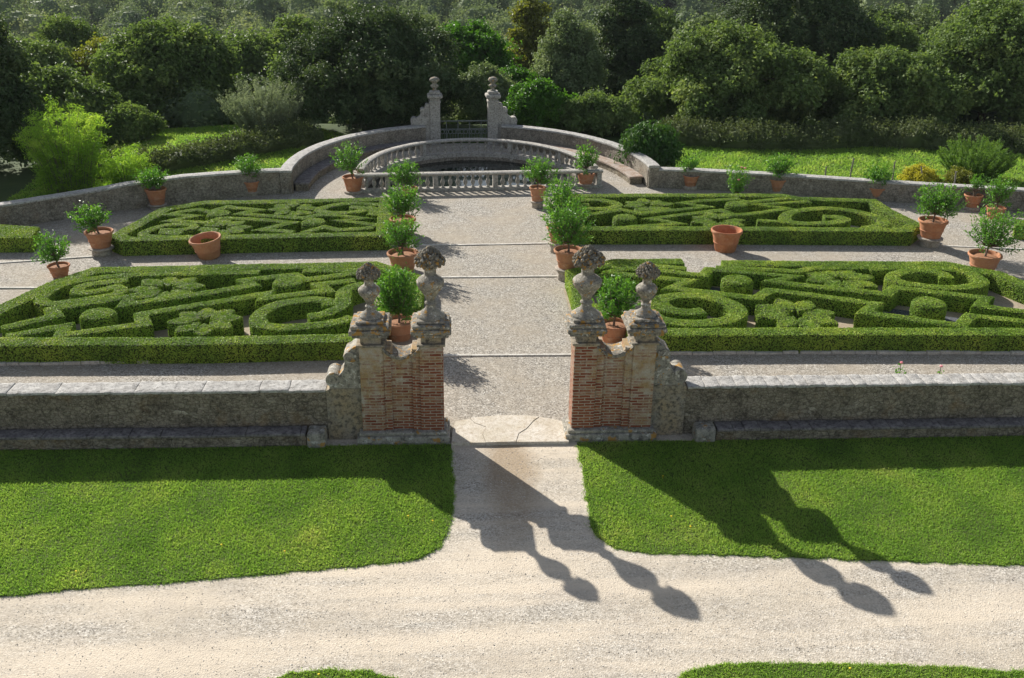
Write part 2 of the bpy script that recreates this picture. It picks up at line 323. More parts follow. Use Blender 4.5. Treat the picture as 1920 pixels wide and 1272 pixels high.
def brickmat():
    b = NB('old_brick'); x, y, z = b.sep()
    uv = b.comb(b.math('ADD', x, b.math('MULTIPLY', y, 1.0)), z, 0.)
    br = b.n('ShaderNodeTexBrick'); br.offset = .5; br.inputs['Scale'].default_value = 1.; br.inputs['Brick Width'].default_value = .22; br.inputs['Row Height'].default_value = .058; br.inputs['Mortar Size'].default_value = .011; br.inputs['Mortar Smooth'].default_value = .3; br.inputs['Bias'].default_value = .0
    nz = b.n('ShaderNodeTexNoise'); nz.inputs['Scale'].default_value = 7; b.l(uv, nz.inputs['Vector'])
    ad = b.n('ShaderNodeMix', data_type='RGBA', blend_type='ADD'); ad.inputs[0].default_value = .018; b.l(uv, ad.inputs[6]); b.l(nz.outputs['Color'], ad.inputs[7]); b.l(ad.outputs[2], br.inputs['Vector'])
    br.inputs['Color1'].default_value = (.22, .056, .030, 1); br.inputs['Color2'].default_value = (.35, .12, .058, 1); br.inputs['Mortar'].default_value = (.46, .39, .30, 1)
    b2 = b.n('ShaderNodeTexBrick'); b2.offset = .5
    for q in ('Scale', 'Brick Width', 'Row Height', 'Mortar Size', 'Mortar Smooth', 'Bias'): b2.inputs[q].default_value = br.inputs[q].default_value
    b2.inputs['Color1'].default_value = (0, 0, 0, 1); b2.inputs['Color2'].default_value = (1, 1, 1, 1); b2.inputs['Mortar'].default_value = (.75, .75, .75, 1); b.l(ad.outputs[2], b2.inputs['Vector'])
    n1 = b.noise(2.6, 7, .7); n2 = b.noise(16, 5, .7)
    col = b.mix(b.ramp(n2, [(.35, 0.), (.7, .5)]), br.outputs['Color'], (.12, .045, .03))
    # plaster left on the wall: heavier towards the top, broken along courses
    crs = b.noise(1., 5, .75, b.comb(b.math('MULTIPLY', x, 6.5), b.math('MULTIPLY', y, 6.5), b.math('MULTIPLY', z, 17.2)))
    ht = b.math('MULTIPLY', b.math('SUBTRACT', z, 1.45), .20)
    k = b.math('ADD', b.math('ADD', b.math('MULTIPLY', n1, .75), b.math('ADD', b.math('MULTIPLY', crs, .45), b.math('MULTIPLY', b2.outputs['Color'], .26))), ht)
    side = b.math('MULTIPLY', b.math('ABSOLUTE', x), .22); k = b.math('ADD', k, side)
    pl = b.mix(b.ramp(b.noise(4, 6, .65, b.mapping(loc=(2, 5, 3))), [(.38, 0.), (.6, 1.)]), (.47, .43, .36), (.38, .27, .14))
    pl = b.mix(b.math('MULTIPLY', br.outputs['Fac'], -.35), pl, (.2, .13, .08)); pl = b.mix(b.ramp(b.noise(6, 6, .7, b.mapping(loc=(8, 1, 6))), [(.55, 0.), (.68, .8)]), pl, (.11, .10, .085))
    msk = b.ramp(b.math('MULTIPLY', k, .8), [(.79, 0.), (.87, .40), (.95, .55), (1., .96)])
    col = b.mix(msk, col, pl); col = b.mix(.6, col, b.ramp(b.noise(50, 3), [(.3, .65), (.7, 1.2)]), 'MULTIPLY')
    h = b.math('ADD', b.math('MULTIPLY', b.math('SUBTRACT', 1., br.outputs['Fac']), .6), b.math('MULTIPLY', msk, .6)); h = b.math('ADD', h, b.math('MULTIPLY', n2, .35)); b.bump(h, .8, .014)
    return b.done(col, .93, .2)
MBRICK = brickmat()
MPLAST = stone('ochre_plaster', (.30, .275, .23), (.085, .078, .066), (.36, .285, .18), sc_=1.3, pits=.7)
def terracotta():
    b = NB('terracotta'); n1 = b.noise(5, 6, .65); n2 = b.noise(22, 5, .7)
    oi = b.n('ShaderNodeObjectInfo')
    col = b.mix(b.ramp(n1, [(.35, 0.), (.68, 1.)]), (.42, .150, .070), (.50, .235, .125))
    col = b.mix(b.math('MULTIPLY', oi.outputs['Random'], .45), col, (.46, .27, .16))
    col = b.mix(b.ramp(b.noise(3.2, 6, .7, b.mapping(loc=(4, 1, 9))), [(.57, 0.), (.72, .6)]), col, (.55, .42, .32))
    col = b.mix(.5, col, b.ramp(n2, [(.3, .7), (.7, 1.15)]), 'MULTIPLY'); b.bump(n2, .35, .006)
    return b.done(col, .85, .25)
MTER = terracotta()
def simple(name, c1, c2, s, rough=.9, spec=.2, bd=.01):
    b = NB(name); n1 = b.noise(s, 5, .65); col = b.mix(b.ramp(n1, [(.35, 0.), (.65, 1.)]), c1, c2); b.bump(n1, .6, bd); return b.done(col, rough, spec)
MSOIL = simple('pot_soil', (.27, .13, .07), (.36, .19, .11), 30)
MBARK = simple('bark', (.11, .085, .065), (.20, .165, .13), 22)
MTRUNK = simple('tree_bark', (.06, .048, .036), (.13, .105, .08), 6, bd=.03)
MIRON = simple('painted_iron', (.09, .105, .095), (.20, .22, .20), 20, .5, .4, .002)
MPOST = simple('grey_post_wood', (.20, .18, .15), (.34, .31, .27), 14)
MLAWN = simple('lawn_soil', (.055, .075, .020), (.085, .115, .028), 3)
MTERR = simple('field_grass', (.035, .062, .014), (.055, .085, .020), .9)
# leaf materials: dark, middle, light leaf colours
MBOX = leafmat('box_leaf', [(0, (.046, .096, .014)), (.4, (.125, .200, .026)), (.75, (.235, .290, .042)), (1, (.400, .395, .085))], .22, .55, .20, 1.3, .45, (1.15,1.2,.6), 1.9)
MBOXC = simple('box_core', (.030, .046, .010), (.055, .075, .016), 9)  # opaque dark green core beneath the leaf faces
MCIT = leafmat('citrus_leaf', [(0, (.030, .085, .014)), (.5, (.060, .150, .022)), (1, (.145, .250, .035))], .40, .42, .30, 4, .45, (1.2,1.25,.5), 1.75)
MGRASS = leafmat('grass_blade', [(0, (.078, .160, .024)), (.4, (.172, .288, .050)), (.75, (.260, .345, .078)), (1, (.44, .42, .17))], .48, .6, .15, .8, .45, (1.1,1.15,.7), 1.45)
MHOLM = leafmat('holm_oak_leaf', [(0, (.022, .040, .017)), (.5, (.042, .066, .026)), (1, (.105, .130, .060))], .22, .6, .18, .6, .45, (1.2,1.25,.6), 1.7)
MOAK = leafmat('oak_leaf', [(0, (.030, .050, .016)), (.5, (.056, .082, .026)), (1, (.120, .140, .048))], .36, .6, .14, .5, .45, (1.2,1.25,.6), 2.7)
MGREEN = leafmat('bright_leaf', [(0, (.028, .080, .010)), (.5, (.055, .135, .016)), (1, (.110, .205, .025))], .42, .5, .25, .5, .45, (1.2,1.25,.5), 1.5)
MYEL = leafmat('olive_yellow_leaf', [(0, (.065, .080, .014)), (.5, (.130, .140, .026)), (1, (.215, .200, .040))], .4, .5, .2, .5, .45, (1.2,1.25,.5), 1.6)
MGREY = leafmat('grey_green_leaf', [(0, (.040, .060, .026)), (.5, (.085, .110, .052)), (1, (.160, .180, .100))], .32, .6, .16, .5, .45, (1.2,1.25,.7), 2.4)
MSILV = leafmat('silver_leaf', [(0, (.070, .095, .055)), (.5, (.150, .180, .115)), (1, (.30, .33, .24))], .3, .8, .06, 1, .45, (1.1,1.15,.7), 1.5)
MBAMB = leafmat('bamboo_leaf', [(0, (.075, .15, .02)), (.5, (.17, .29, .045)), (1, (.34, .42, .09))], .5, .55, .15, 1, .45, (1.2,1.2,.5), 1.5)
MLAUR = leafmat('laurel_leaf', [(0, (.025, .065, .016)), (.5, (.050, .115, .024)), (1, (.105, .180, .040))], .24, .55, .2, 2, .45, (1.2,1.25,.5), 1.3)
MROSM = leafmat('needle_leaf', [(0, (.035, .075, .018)), (.5, (.070, .130, .026)), (1, (.130, .200, .040))], .36, .55, .2, 2, .45, (1.2,1.2,.5), 1.9)
MGOLD = leafmat('golden_leaf', [(0, (.24, .23, .03)), (.5, (.44, .41, .06)), (1, (.60, .56, .12))], .4, .6, .1, 3, .45, (1.1,1.1,.4), 1.3)
MBRAM = leafmat('bramble_leaf', [(0, (.040, .058, .022)), (.5, (.080, .105, .042)), (1, (.170, .185, .095))], .26, .6, .12, .9, .45, (1.2,1.2,.6), 1.5)
MFAR = leafmat('far_leaf', [(0, (.038, .055, .032)), (.35, (.066, .088, .042)), (.6, (.095, .116, .056)), (.85, (.130, .140, .062)), (1, (.170, .165, .075))], .26, .65, .10, .05, .3, (1.1,1.15,.7), 2.7)  # paler, greyer leaf tones carry part of the distance haze in the colour
MPINK = simple('rose_petal', (.70, .16, .20), (.85, .38, .40), 30, .6)
MYFL = simple('dandelion_petal', (.85, .62, .02), (.9, .7, .05), 30, .6)
b = NB('pebble'); MPEB = b.done(b.ramp(b.attr(), [(0, (.26, .235, .20)), (.5, (.46, .42, .365)), (1, (.76, .73, .68))]), .9, .2)
b = NB('water'); b.bump(b.noise(6, 3), .12, .01); b.b.inputs['Base Color'].default_value = (.012, .018, .016, 1); b.b.inputs['Roughness'].default_value = .03; b.b.inputs['IOR'].default_value = 1.33; b.b.inputs['Specular IOR Level'].default_value = .6; MWATER = b.m
HEDGES=[
['fl','border','',1,0,0.46,[[-12.2,3.83],[-6.32,3.75],[-2.88,3.89],[-2.88,5.2],[-2.0,5.8],[-2.0,7.7],[-3.13,8.7],[-7.32,8.5],[-10.23,8.34],[-10.91,7.33],[-11.33,6.19]]],
['fl','scroll','left',0,1,0.36,[[-6.03,8.17],[-7.3,8.19],[-7.24,8.15],[-8.89,8.05],[-10.06,7.78],[-10.71,7.31],[-10.89,6.63],[-10.76,6.18],[-10.47,6.04],[-10.13,6.17],[-9.5,6.45],[-9.16,6.71],[-9.18,7.01],[-9.32,7.17],[-9.75,6.83],[-10.1,6.8],[-10.22,7.03],[-10.05,7.34],[-9.2,7.67]]],
['fl','band','back',0,0,0.36,[[-11.02,4.61],[-10.12,5.29],[-10.37,5.72],[-9.06,6.37],[-8.78,6.52],[-8.78,5.97],[-6.93,6.75],[-6.02,7.24],[-6.27,7.6],[-5.09,7.97],[-4.81,7.6],[-4.19,7.81],[-3.63,8.1],[-3.56,8.31],[-4.05,8.29],[-4.91,8.3]]],
['fl','band','front',0,0,0.36,[[-10.76,4.14],[-10.02,4.52],[-9.69,4.68],[-9.62,4.17],[-7.98,4.77],[-8.22,5.37],[-6.78,6.04],[-5.59,6.63],[-5.59,6.32],[-4.11,6.82],[-4.38,7.27],[-3.52,7.53]]],
['fl','scroll','right',0,1,0.42,[[-3.25,7.27],[-3.48,7.12],[-3.7,6.81],[-3.67,6.28],[-3.67,5.78],[-3.99,5.33],[-4.35,5.16]]],
['fl','scroll','front',0,1,0.42,[[-3.94,5.82],[-4.02,6.11],[-4.49,6.22],[-5.11,5.98],[-5.45,5.53],[-5.5,5.05],[-5.3,4.65],[-4.76,4.51],[-4.03,4.66],[-3.56,4.88],[-3.35,5.09]]],
['fl','cyl','left',0,0,0.38,[[-9.18,5.32]]],
['fl','cyl','right',0,0,0.38,[[-5.15,7.38]]],
['fl','star','back',0,0,1.1,[[-8.09,7.11]]],
['fl','star','front',0,0,1.0,[[-6.68,4.99]]],
['fr','border','main',0,0,0.46,[[5.17,8.85],[3.35,8.83],[2.15,8.05],[2.15,5.7],[3.25,5.1],[3.25,4.04],[6.78,4.02],[14.85,3.82],[13.36,7.77],[13.01,8.0],[12.35,8.53],[8.25,8.61],[6.24,8.71]]],
['fr','band','strip',0,0,0.34,[[3.2,8.39],[3.59,8.58],[4.4,8.5],[5.15,8.31]]],
['fr','band','back',0,0,0.36,[[2.95,8.01],[3.62,8.33],[4.37,8.18],[5.49,7.79],[5.75,8.26],[7.85,7.66],[7.21,7.35],[7.56,7.12],[9.8,6.35],[10.21,6.81],[12.19,6.04],[11.78,5.53],[12.66,5.12],[13.22,4.87]]],
['fr','band','front',0,0,0.36,[[2.63,7.51],[2.94,7.92],[3.48,7.86],[4.15,7.65],[5.02,7.38],[4.47,6.86],[6.25,6.19],[6.45,6.15],[6.91,6.67],[7.56,6.47],[7.65,6.42],[9.24,5.71],[8.78,5.16],[10.71,4.3],[11.24,4.91],[12.35,4.54],[12.78,4.36]]],
['fr','band','outer',0,0,0.34,[[5.99,8.4],[6.6,8.31],[8.08,8.06],[8.6,8.32],[10.07,8.33]]],
['fr','scroll','back',0,1,0.4,[[10.05,8.2],[10.95,8.33],[11.93,8.27],[12.6,7.92],[12.72,7.31],[12.25,6.87],[11.42,6.8],[10.6,7.12],[10.43,7.53],[10.76,7.9],[11.44,8.08],[11.91,7.79],[11.86,7.46]]],
['fr','scroll','front',0,1,0.46,[[4.92,5.34],[4.52,5.27],[4.17,5.39],[4.0,5.75],[4.11,6.15],[4.61,6.35],[5.28,6.24],[5.71,5.76],[5.75,5.24],[5.4,4.8],[4.81,4.59],[4.24,4.6],[3.8,4.83],[3.63,5.17]]],
['fr','cyl','left',0,0,0.38,[[6.28,7.36]]],
['fr','cyl','right',0,0,0.38,[[10.6,5.71]]],
['fr','star','back',0,0,1.15,[[9.04,7.51]]],
['fr','star','front',0,0,1.2,[[7.11,5.14]]],
['rl','border','',1,0,0.42,[[-10.19,10.94],[-6.64,11.17],[-3.04,11.36],[-3.2,15.03],[-7.28,14.71],[-8.86,14.66],[-9.91,13.92],[-10.55,11.29]]],
['rl','scroll','left',0,1,0.34,[[-8.49,11.15],[-9.43,11.18],[-9.86,11.4],[-9.84,11.75],[-9.52,12.25],[-9.14,12.35],[-8.69,12.29],[-8.63,12.02],[-9.0,11.81],[-9.36,11.81],[-9.33,11.59],[-8.82,11.46]]],
['rl','band','back',0,0,0.34,[[-9.43,13.69],[-8.9,13.95],[-8.49,13.69],[-8.06,14.19],[-7.05,13.85],[-7.51,13.46],[-6.74,13.24],[-6.25,13.13],[-5.57,12.98],[-5.02,13.39],[-3.67,12.96],[-4.45,12.74],[-3.45,12.34],[-3.09,12.1]]],
['rl','band','front',0,0,0.34,[[-9.41,13.65],[-9.67,13.38],[-8.84,13.23],[-9.48,12.72],[-8.29,12.54],[-8.0,13.05],[-6.67,12.8],[-5.83,12.52],[-6.62,11.84],[-5.67,11.6]]],
['rl','band','point',0,0,0.34,[[-5.37,11.51],[-4.82,12.1],[-4.35,11.79],[-3.4,12.01]]],
['rl','scroll','right',0,1,0.38,[[-3.31,14.39],[-3.85,14.55],[-4.43,14.55],[-4.99,14.22],[-5.18,13.81],[-4.79,13.56],[-4.16,13.6],[-3.85,13.76],[-3.95,14.13],[-4.26,14.11]]],
['rl','scroll','tail',0,1,0.42,[[-3.74,14.14],[-3.49,13.89],[-3.44,13.57],[-3.52,13.26]]],
['rl','cyl','left',0,0,0.38,[[-8.16,13.42]]],
['rl','cyl','right',0,0,0.38,[[-5.19,12.54]]],
['rl','star','front',0,0,1.0,[[-7.76,12.1]]],
['rl','star','back',0,0,0.95,[[-6.0,14.0]]],
['rr','border','',1,0,0.42,[[2.66,11.83],[6.65,11.8],[12.52,11.61],[13.07,12.25],[12.78,13.72],[12.73,14.79],[10.32,15.09],[9.97,15.45],[5.57,15.48],[2.91,15.4]]],
['rr','scroll','left',0,1,0.38,[[3.02,14.93],[3.72,14.99],[4.18,14.62],[4.2,14.25],[3.74,13.95],[2.98,14.03],[2.86,14.37],[3.3,14.4]]],
['rr','band','back',0,0,0.34,[[8.38,15.09],[7.06,14.86],[6.39,14.58],[7.06,14.16],[4.83,13.43],[4.28,13.84],[3.13,13.28]]],
['rr','band','front',0,0,0.34,[[3.92,11.92],[5.8,12.35],[5.03,12.86],[7.44,13.77],[7.73,13.23],[8.26,13.36],[9.66,13.93],[8.82,14.4],[10.63,14.76]]],
['rr','band','zig',0,0,0.34,[[8.37,14.86],[8.58,14.69],[10.09,15.18]]],
['rr','scroll','right',0,1,0.42,[[10.53,13.06],[10.99,12.96],[11.01,12.65],[10.35,12.37],[9.39,12.39],[9.24,12.93],[9.75,13.62],[10.94,13.97],[11.88,13.5],[12.24,12.76],[12.03,12.15],[11.36,11.84]]],
['rr','band','foot',0,0,0.34,[[8.3,12.68],[9.21,12.47]]],
['rr','cyl','right',0,0,0.38,[[8.1,14.35]]],
['rr','cyl','left',0,0,0.38,[[4.24,12.91]]],
['rr','star','back',0,0,1.0,[[5.24,14.36]]],
['rr','star','front',0,0,1.05,[[7.08,12.69]]],
['xl','border','far left',0,0,0.7,[[-14.75,11.43],[-13.27,11.42],[-13.33,11.82],[-15.08,12.19]]],
['xr','border','far right',0,0,0.7,[[16.31,12.35],[18.17,11.35]]]]
POTS=[
['a',-10.68,16.08,0.68,0.66,0.15,1.19,-0.09,1.27],
['b',-7.87,17.08,0.58,0.5,0.14,1.05,-0.04,1.41],
['c',-10.92,10.92,0.79,0.68,0.22,1.13,-0.21,1.4],
['d',-11.43,9.09,0.58,0.32,0.0,1.11,-0.12,1.16],
['f',-4.47,17.39,0.73,0.57,0.08,1.26,-0.1,1.69],
['g',-2.51,16.8,0.56,0.34,0.0,1.3,-0.18,1.2],
['h',-2.55,12.76,0.8,0.48,0.0,1.3,-0.01,1.42],
['i',-2.39,9.44,0.87,0.52,0.0,1.1,-0.04,1.47],
['j',-2.26,4.81,0.76,0.45,0.0,1.15,-0.04,1.68],
['k',1.75,15.56,0.56,0.69,0.23,1.32,0.06,1.61],
['l',3.67,18.13,0.68,0.52,0.14,1.08,-0.01,1.51],
['m',2.03,10.98,0.77,0.76,0.3,1.38,0.05,2.11],
['n',2.04,8.68,0.8,0.84,0.34,1.45,-0.07,2.12],
['o',2.62,4.56,0.73,0.44,0.0,1.2,0.07,1.56],
['q',7.38,17.88,0.57,0.49,0.12,0.76,-0.08,1.18],
['r',10.34,17.35,0.67,0.51,0.08,1.27,0.02,1.33],
['s',13.56,16.54,0.74,0.44,0.0,1.07,0.0,1.17],
['t',13.22,11.44,0.86,0.8,0.27,1.49,0.06,1.84],
['u',16.38,15.25,0.61,0.51,0.1,0.71,0.0,1.19],
['v',16.64,14.2,0.63,0.38,0.0,1.11,0.03,1.39],
['w',13.67,9.07,0.9,0.54,0.0,1.71,0.18,1.82],
['e',-7.89,10.69,0.89,0.54,0.0],
['p',6.92,11.05,0.94,0.58,0.0]]
def wpart(name, m, mat, parent, **k):
    """part whose vertices are given in world coordinates"""
    o = link(name, m.mesh(name, mat, **k), parent); o.location = tuple(-q for q in parent.location); return o
# ------------------------------------------------------------------ layout of the rear exedra (turned 3.2 degrees)
RO = R2(3.2)
def loc2(x, y, o=(-.33, 17.7)): return (o[0]+x*math.cos(RO)-y*math.sin(RO), o[1]+x*math.sin(RO)+y*math.cos(RO))
def arc(a, b, t0, t1, n, o=(-.33, 17.7)):
    return [loc2(a*math.cos(t), b*math.sin(t), o) for t in np.linspace(R2(t0), R2(t1), n)]
BACKL = [(-6.56, 17.36), (-7.9, 16.95), (-9.8, 16.08), (-11.51, 15.36), (-12.2, 15.0), (-13.03, 14.36), (-13.93, 13.76), (-14.67, 13.22), (-18, 11.3), (-26, 7.5)]
BACKR = [(5.88, 18.05), (7.49, 17.83), (10.19, 17.2), (13.71, 16.23), (16.18, 15.6), (17.81, 14.95), (21, 13.5), (28, 10.5)]
OB = (-.12, 17.8); AB, BB = 4.15, 5.05
# ------------------------------------------------------------------ ground
def terr(x, y):
    x = np.asarray(x, float); y = np.asarray(y, float)
    z = -.02-.03*np.clip(y-24, 0, 6)-.23*np.clip(y-30, 0, 80)+.19*np.clip(y-150, 0, 2000)
    z = z-.06*np.clip(-x-9, 0, 25)*np.clip((y-16)/12, 0, 1)-.10*np.clip(-x-30, 0, 60)*np.clip((y-60)/60, 0, 1)
    z = z+np.clip((y-60)/60, 0, 1)*(2.2*np.sin(x*.045+1.3)+1.8*np.sin(y*.06+x*.03))
    return z
GBORDER = [(-26, .12), (28, .12)]+BACKR[::-1]+[(p[0], p[1]) for p in arc(6.42, 7.45, 0, 180, 25)]+BACKL
def inside(poly, X, Y):
    poly = np.array(poly); r = np.zeros(X.shape, bool); n = len(poly)
    for i in range(n):
        (x1, y1), (x2, y2) = poly[i], poly[(i+1) % n]
        if y1 == y2: continue
        c = ((y1 > Y) != (y2 > Y)) & (X < (x2-x1)*(Y-y1)/(y2-y1)+x1); r ^= c
    return r
gx = np.concatenate([np.linspace(-420, -60, 37)[:-1], np.linspace(-60, -28, 17)[:-1], np.linspace(-28, 30, 117)[:-1], np.linspace(30, 62, 17)[:-1], np.linspace(62, 420, 37)])
gy = np.concatenate([np.linspace(-40, -20, 5)[:-1], np.linspace(-20, 30, 101)[:-1], np.linspace(30, 70, 41)[:-1], np.linspace(70, 620, 90)])
X, Y = np.meshgrid(gx, gy, indexing='ij'); Zt = terr(X, Y)
Zt = np.where(inside(GBORDER, X, Y) | (Y < .4), -.9, Zt)
I = np.arange(X.size).reshape(X.shape)
m = M(); m.add(np.stack([X, Y, Zt], -1).reshape(-1, 3), np.stack([I[:-1, :-1], I[1:, :-1], I[1:, 1:], I[:-1, 1:]], -1).reshape(-1, 4))
struct('terrain', m, MTERR, smooth=True)
POOL = arc(AB-.16, BB-.16, 3, 177, 40, OB)+[loc2(-AB+.3, .12, OB), loc2(AB-.3, .12, OB)]
m = M(); sheet(m, GBORDER, [POOL], 0.); struct('garden_gravel', m, MG)
m = M(); sheet(m, [(-40, -34), (40, -34), (40, .12), (-40, .12)], z=0.); struct('driveway', m, MD)
m = M(); sweep(m, POOL+POOL[:1], [(.0, .004), (0., -.88), (.12, -.88)], cap=False, step=.3, v=.5); struct('pool_basin', m, MW2)
m = M(); sheet(m, [(p[0], p[1]) for p in POOL], z=-.13); struct('water', m, MWATER)
# front lawns, each a slightly raised sheet of soil with grass growing on it
LAWNS = [[(-16, -.16), (-1.06, -.16), (-1.05, -.7), (-1.02, -1.39), (-1.03, -2.39), (-1.10, -3.0), (-1.25, -3.4), (-1.6, -3.7), (-2.71, -3.86), (-3.8, -3.98), (-5.7, -4.17), (-7.52, -4.36), (-16, -5.2)],
         [(1.29, -.16), (16, -.16), (16, -4.75), (7.77, -4.14), (5.57, -3.96), (3.54, -3.75), (1.97, -3.64), (1.5, -3.5), (1.28, -3.2), (1.21, -2.85), (1.25, -1.98), (1.28, -1.1)],
         [(-3.75, -6.6), (-3.46, -6.2), (-3.13, -6.08), (-2.62, -6.04), (-2.13, -6.1), (-1.72, -6.25), (-1.4, -6.6), (-1.6, -8.5), (-3.6, -8.5)],
         [(1.75, -6.7), (2.0, -6.3), (2.3, -6.17), (2.88, -6.12), (4.31, -6.2), (5.43, -6.3), (6.53, -6.43), (12, -7), (12, -9), (2, -9)]]
g = np.random.default_rng(21)
LN = []
for L in LAWNS:
    P = []
    for i in range(len(L)):
        a, b2 = np.array(L[i]), np.array(L[(i+1) % len(L)]); k = max(1, int(np.linalg.norm(b2-a)/.11))
        for t in np.arange(k)/k:
            q = a*(1-t)+b2*t; q = q+.016*g.normal(size=2)*(1 if q[1] < -.3 else 0); P.append(tuple(q))
    LN.append(P)
m = M()
for P in LN: prism(m, P, .0, .012)
struct('front_lawn', m, MLAWN)
m = M()
def grass(m, poly, dens, ln, wd, g, z=.02, bend=.85, zf=None):
    p = np.array(poly); lo, hi = p.min(0), p.max(0); n = int((hi-lo).prod()*dens)
    q = lo+g.random((n, 2))*(hi-lo); keep = inside(poly, q[:, 0], q[:, 1]); q = q[keep]; n = len(q)
    pn = noise(np.c_[q, np.zeros(n)], 1.3); pn2 = noise(np.c_[q, np.zeros(n)+5], .5)
    P = np.c_[q, np.full(n, z)]
    if zf is not None: P[:, 2] = zf(q[:, 0], q[:, 1])
    d = unit(np.c_[bend*g.normal(size=(n, 2)), np.ones(n)]); l = ln*g.uniform(.5, 1.4, (n, 1))*(1+.35*pn[:, None])
    s = unit(np.cross(d, g.normal(size=(n, 3)))); tip = P+d*l; tip[:, :2] += .25*l*g.normal(size=(n, 2)); mid = P+d*l*.55; W_ = wd*g.uniform(.7, 1.3, (n, 1))
    V = np.stack([P-s*W_*.5, P+s*W_*.5, mid+s*W_*.5, tip], 1).reshape(-1, 3)
    pn3 = noise(np.c_[q, np.zeros(n)+9], 3.1); pn4 = noise(np.c_[q, np.zeros(n)+2], .9); v = np.clip(.46+.22*pn+.24*pn2+.14*pn3+.20*g.normal(size=n)+.35*(pn4 > .95), 0, 1)
    m.add(V, np.arange(4*n).reshape(n, 4), v=v)
g = np.random.default_rng(5)
vis = [[(max(-13, min(14, x)), y) for x, y in P] for P in LN]
for i, P in enumerate(vis): 
    grass(m, P, 5600, .036, .0085, g, z=.012)
    q = np.array(P); e = np.roll(q, -1, 0)-q; k = g.poisson(np.linalg.norm(e, axis=1)*260); ii = np.repeat(np.arange(len(q)), k)
    pt = q[ii]+e[ii]*g.random((len(ii), 1))+g.normal(size=(len(ii), 2))*.028*(.5+np.abs(noise(np.c_[q[ii], 0*ii], 4)))[:, None]
    pt = pt[pt[:, 1] < -.3]; n = len(pt); b0 = np.c_[pt, np.full(n, .002)]; d = unit(np.c_[.9*g.normal(size=(n, 2)), np.ones(n)]); s_ = unit(np.cross(d, g.normal(size=(n, 3)))); l = .038*g.uniform(.5, 1.3, (n, 1))
    m.add(np.stack([b0-s_*.004, b0+s_*.004, b0+d*l*.55+s_*.004, b0+d*l], 1).reshape(-1, 3), np.arange(4*n).reshape(n, 4), v=np.clip(g.normal(.45, .25, n), 0, 1))
tag(link('lawn_grass', m.mesh('lawn_grass', MGRASS)), 'short mown green grass covering the front lawns', 'grass', kind='stuff')
m = M(); g = np.random.default_rng(17)
def pebbles(m, n, x0, x1, y0, y1, keep, lo, hi):
    q = np.c_[g.uniform(x0, x1, n), g.uniform(y0, y1, n)]; q = q[keep(q)]; n = len(q); r_ = lo+(hi-lo)*g.random((n, 1, 1))**2.5
    O = np.array([[1, 0, 0], [0, 1, 0], [-1, 0, 0], [0, -1, 0], [0, 0, .6], [0, 0, -.6]])[None]+.3*g.normal(size=(n, 6, 3))
    V = O*r_+np.c_[q, np.full(n, .002)][:, None]; F = np.array([[0, 1, 4], [1, 2, 4], [2, 3, 4], [3, 0, 4]])[None]+6*np.arange(n)[:, None, None]
    m.V.append(V.reshape(-1, 3)); m.T.append(F.reshape(-1, 3)+m.n); m.mt.append(np.zeros(4*n)); m.vt.append(np.repeat(np.clip(g.normal(.66, .2, n), .25, 1), 4)); m.n += 6*n
nol = lambda q: ~np.any([inside(P, q[:, 0], q[:, 1]) for P in LN], axis=0)
pebbles(m, 30000, -9.5, 10, -6.8, -.25, nol, .004, .011); pebbles(m, 9000, -1.7, 1.9, .9, 10, lambda q: q[:, 0] < 9, .004, .010)
tag(link('loose_pebbles', m.mesh('loose_pebbles', MPEB)), 'loose pebbles lying on the gravel drive and the garden path', 'pebbles', kind='stuff')
# field grass beyond the boundary walls
m = M(); g = np.random.default_rng(6)
grass(m, [(6.6, 19.3), (7.5, 18.3), (10.2, 17.6), (13.7, 16.6), (16.2, 16), (17.9, 15.4), (24, 13.4), (27, 24.5), (17, 25.2), (9, 25.6)], 420, .10, .03, g, zf=terr)
grass(m, [(-6.9, 18.4), (-8.3, 17.5), (-9.9, 16.5), (-11.5, 15.8), (-15.5, 14), (-16.5, 24), (-15, 31), (-8, 30), (-5, 26)], 420, .10, .03, g, zf=terr)
tag(link('meadow_grass', m.mesh('meadow_grass', MGRASS)), 'rough meadow grass growing behind the boundary walls', 'grass', kind='stuff')
# ------------------------------------------------------------------ beds, slate panels, stone strips
m = M()
for P in ([(-12, 3.9), (-1.8, 3.95), (-1.8, 7.5), (-3.1, 8.6), (-10.2, 8.3)], [(1.85, 4.1), (14.6, 3.9), (13.2, 7.8), (12.3, 8.45), (3.3, 8.75), (1.85, 7.9)],
          [(-10.4, 11.0), (-3.1, 11.4), (-3.25, 14.95), (-8.8, 14.6), (-9.9, 13.85)], [(2.7, 11.9), (12.0, 11.5), (12.4, 12.3), (10.6, 14.6), (2.75, 15.2)]):
    sheet(m, P, z=.004)
struct('bed_sand', m, MS)
STR = [((-1.62, 3.79), (1.66, 3.78)), ((-1.62, 8.84), (1.95, 8.87)), ((-1.98, 11.54), (1.9, 11.72)), ((-16, 8.25), (-11.5, 8.19)), ((-16, 9.6), (-11.1, 10.66)), ((13.6, 11.36), (17.5, 10.8))]
m = M(); g = np.random.default_rng(8)
for (x0, y0), (x1, y1) in STR:
    L = math.hypot(x1-x0, y1-y0); n = max(1, int(L/.95)); a = math.atan2(y1-y0, x1-x0); s = 0
    cut = np.sort(np.concatenate([[0, L], (np.arange(1, n)+g.uniform(-.25, .25, n-1))*L/n]))
    for i in range(n):
        rbox(m, (x0+cut[i]+.004, y0-.045+g.uniform(-.008, .008), -.05), (x0+cut[i+1]-.004, y0+.045, .022+g.uniform(0, .014)), .008, .2, .004, rot=a, piv=(x0, y0))
struct('path_strips', m, MSTRIP)
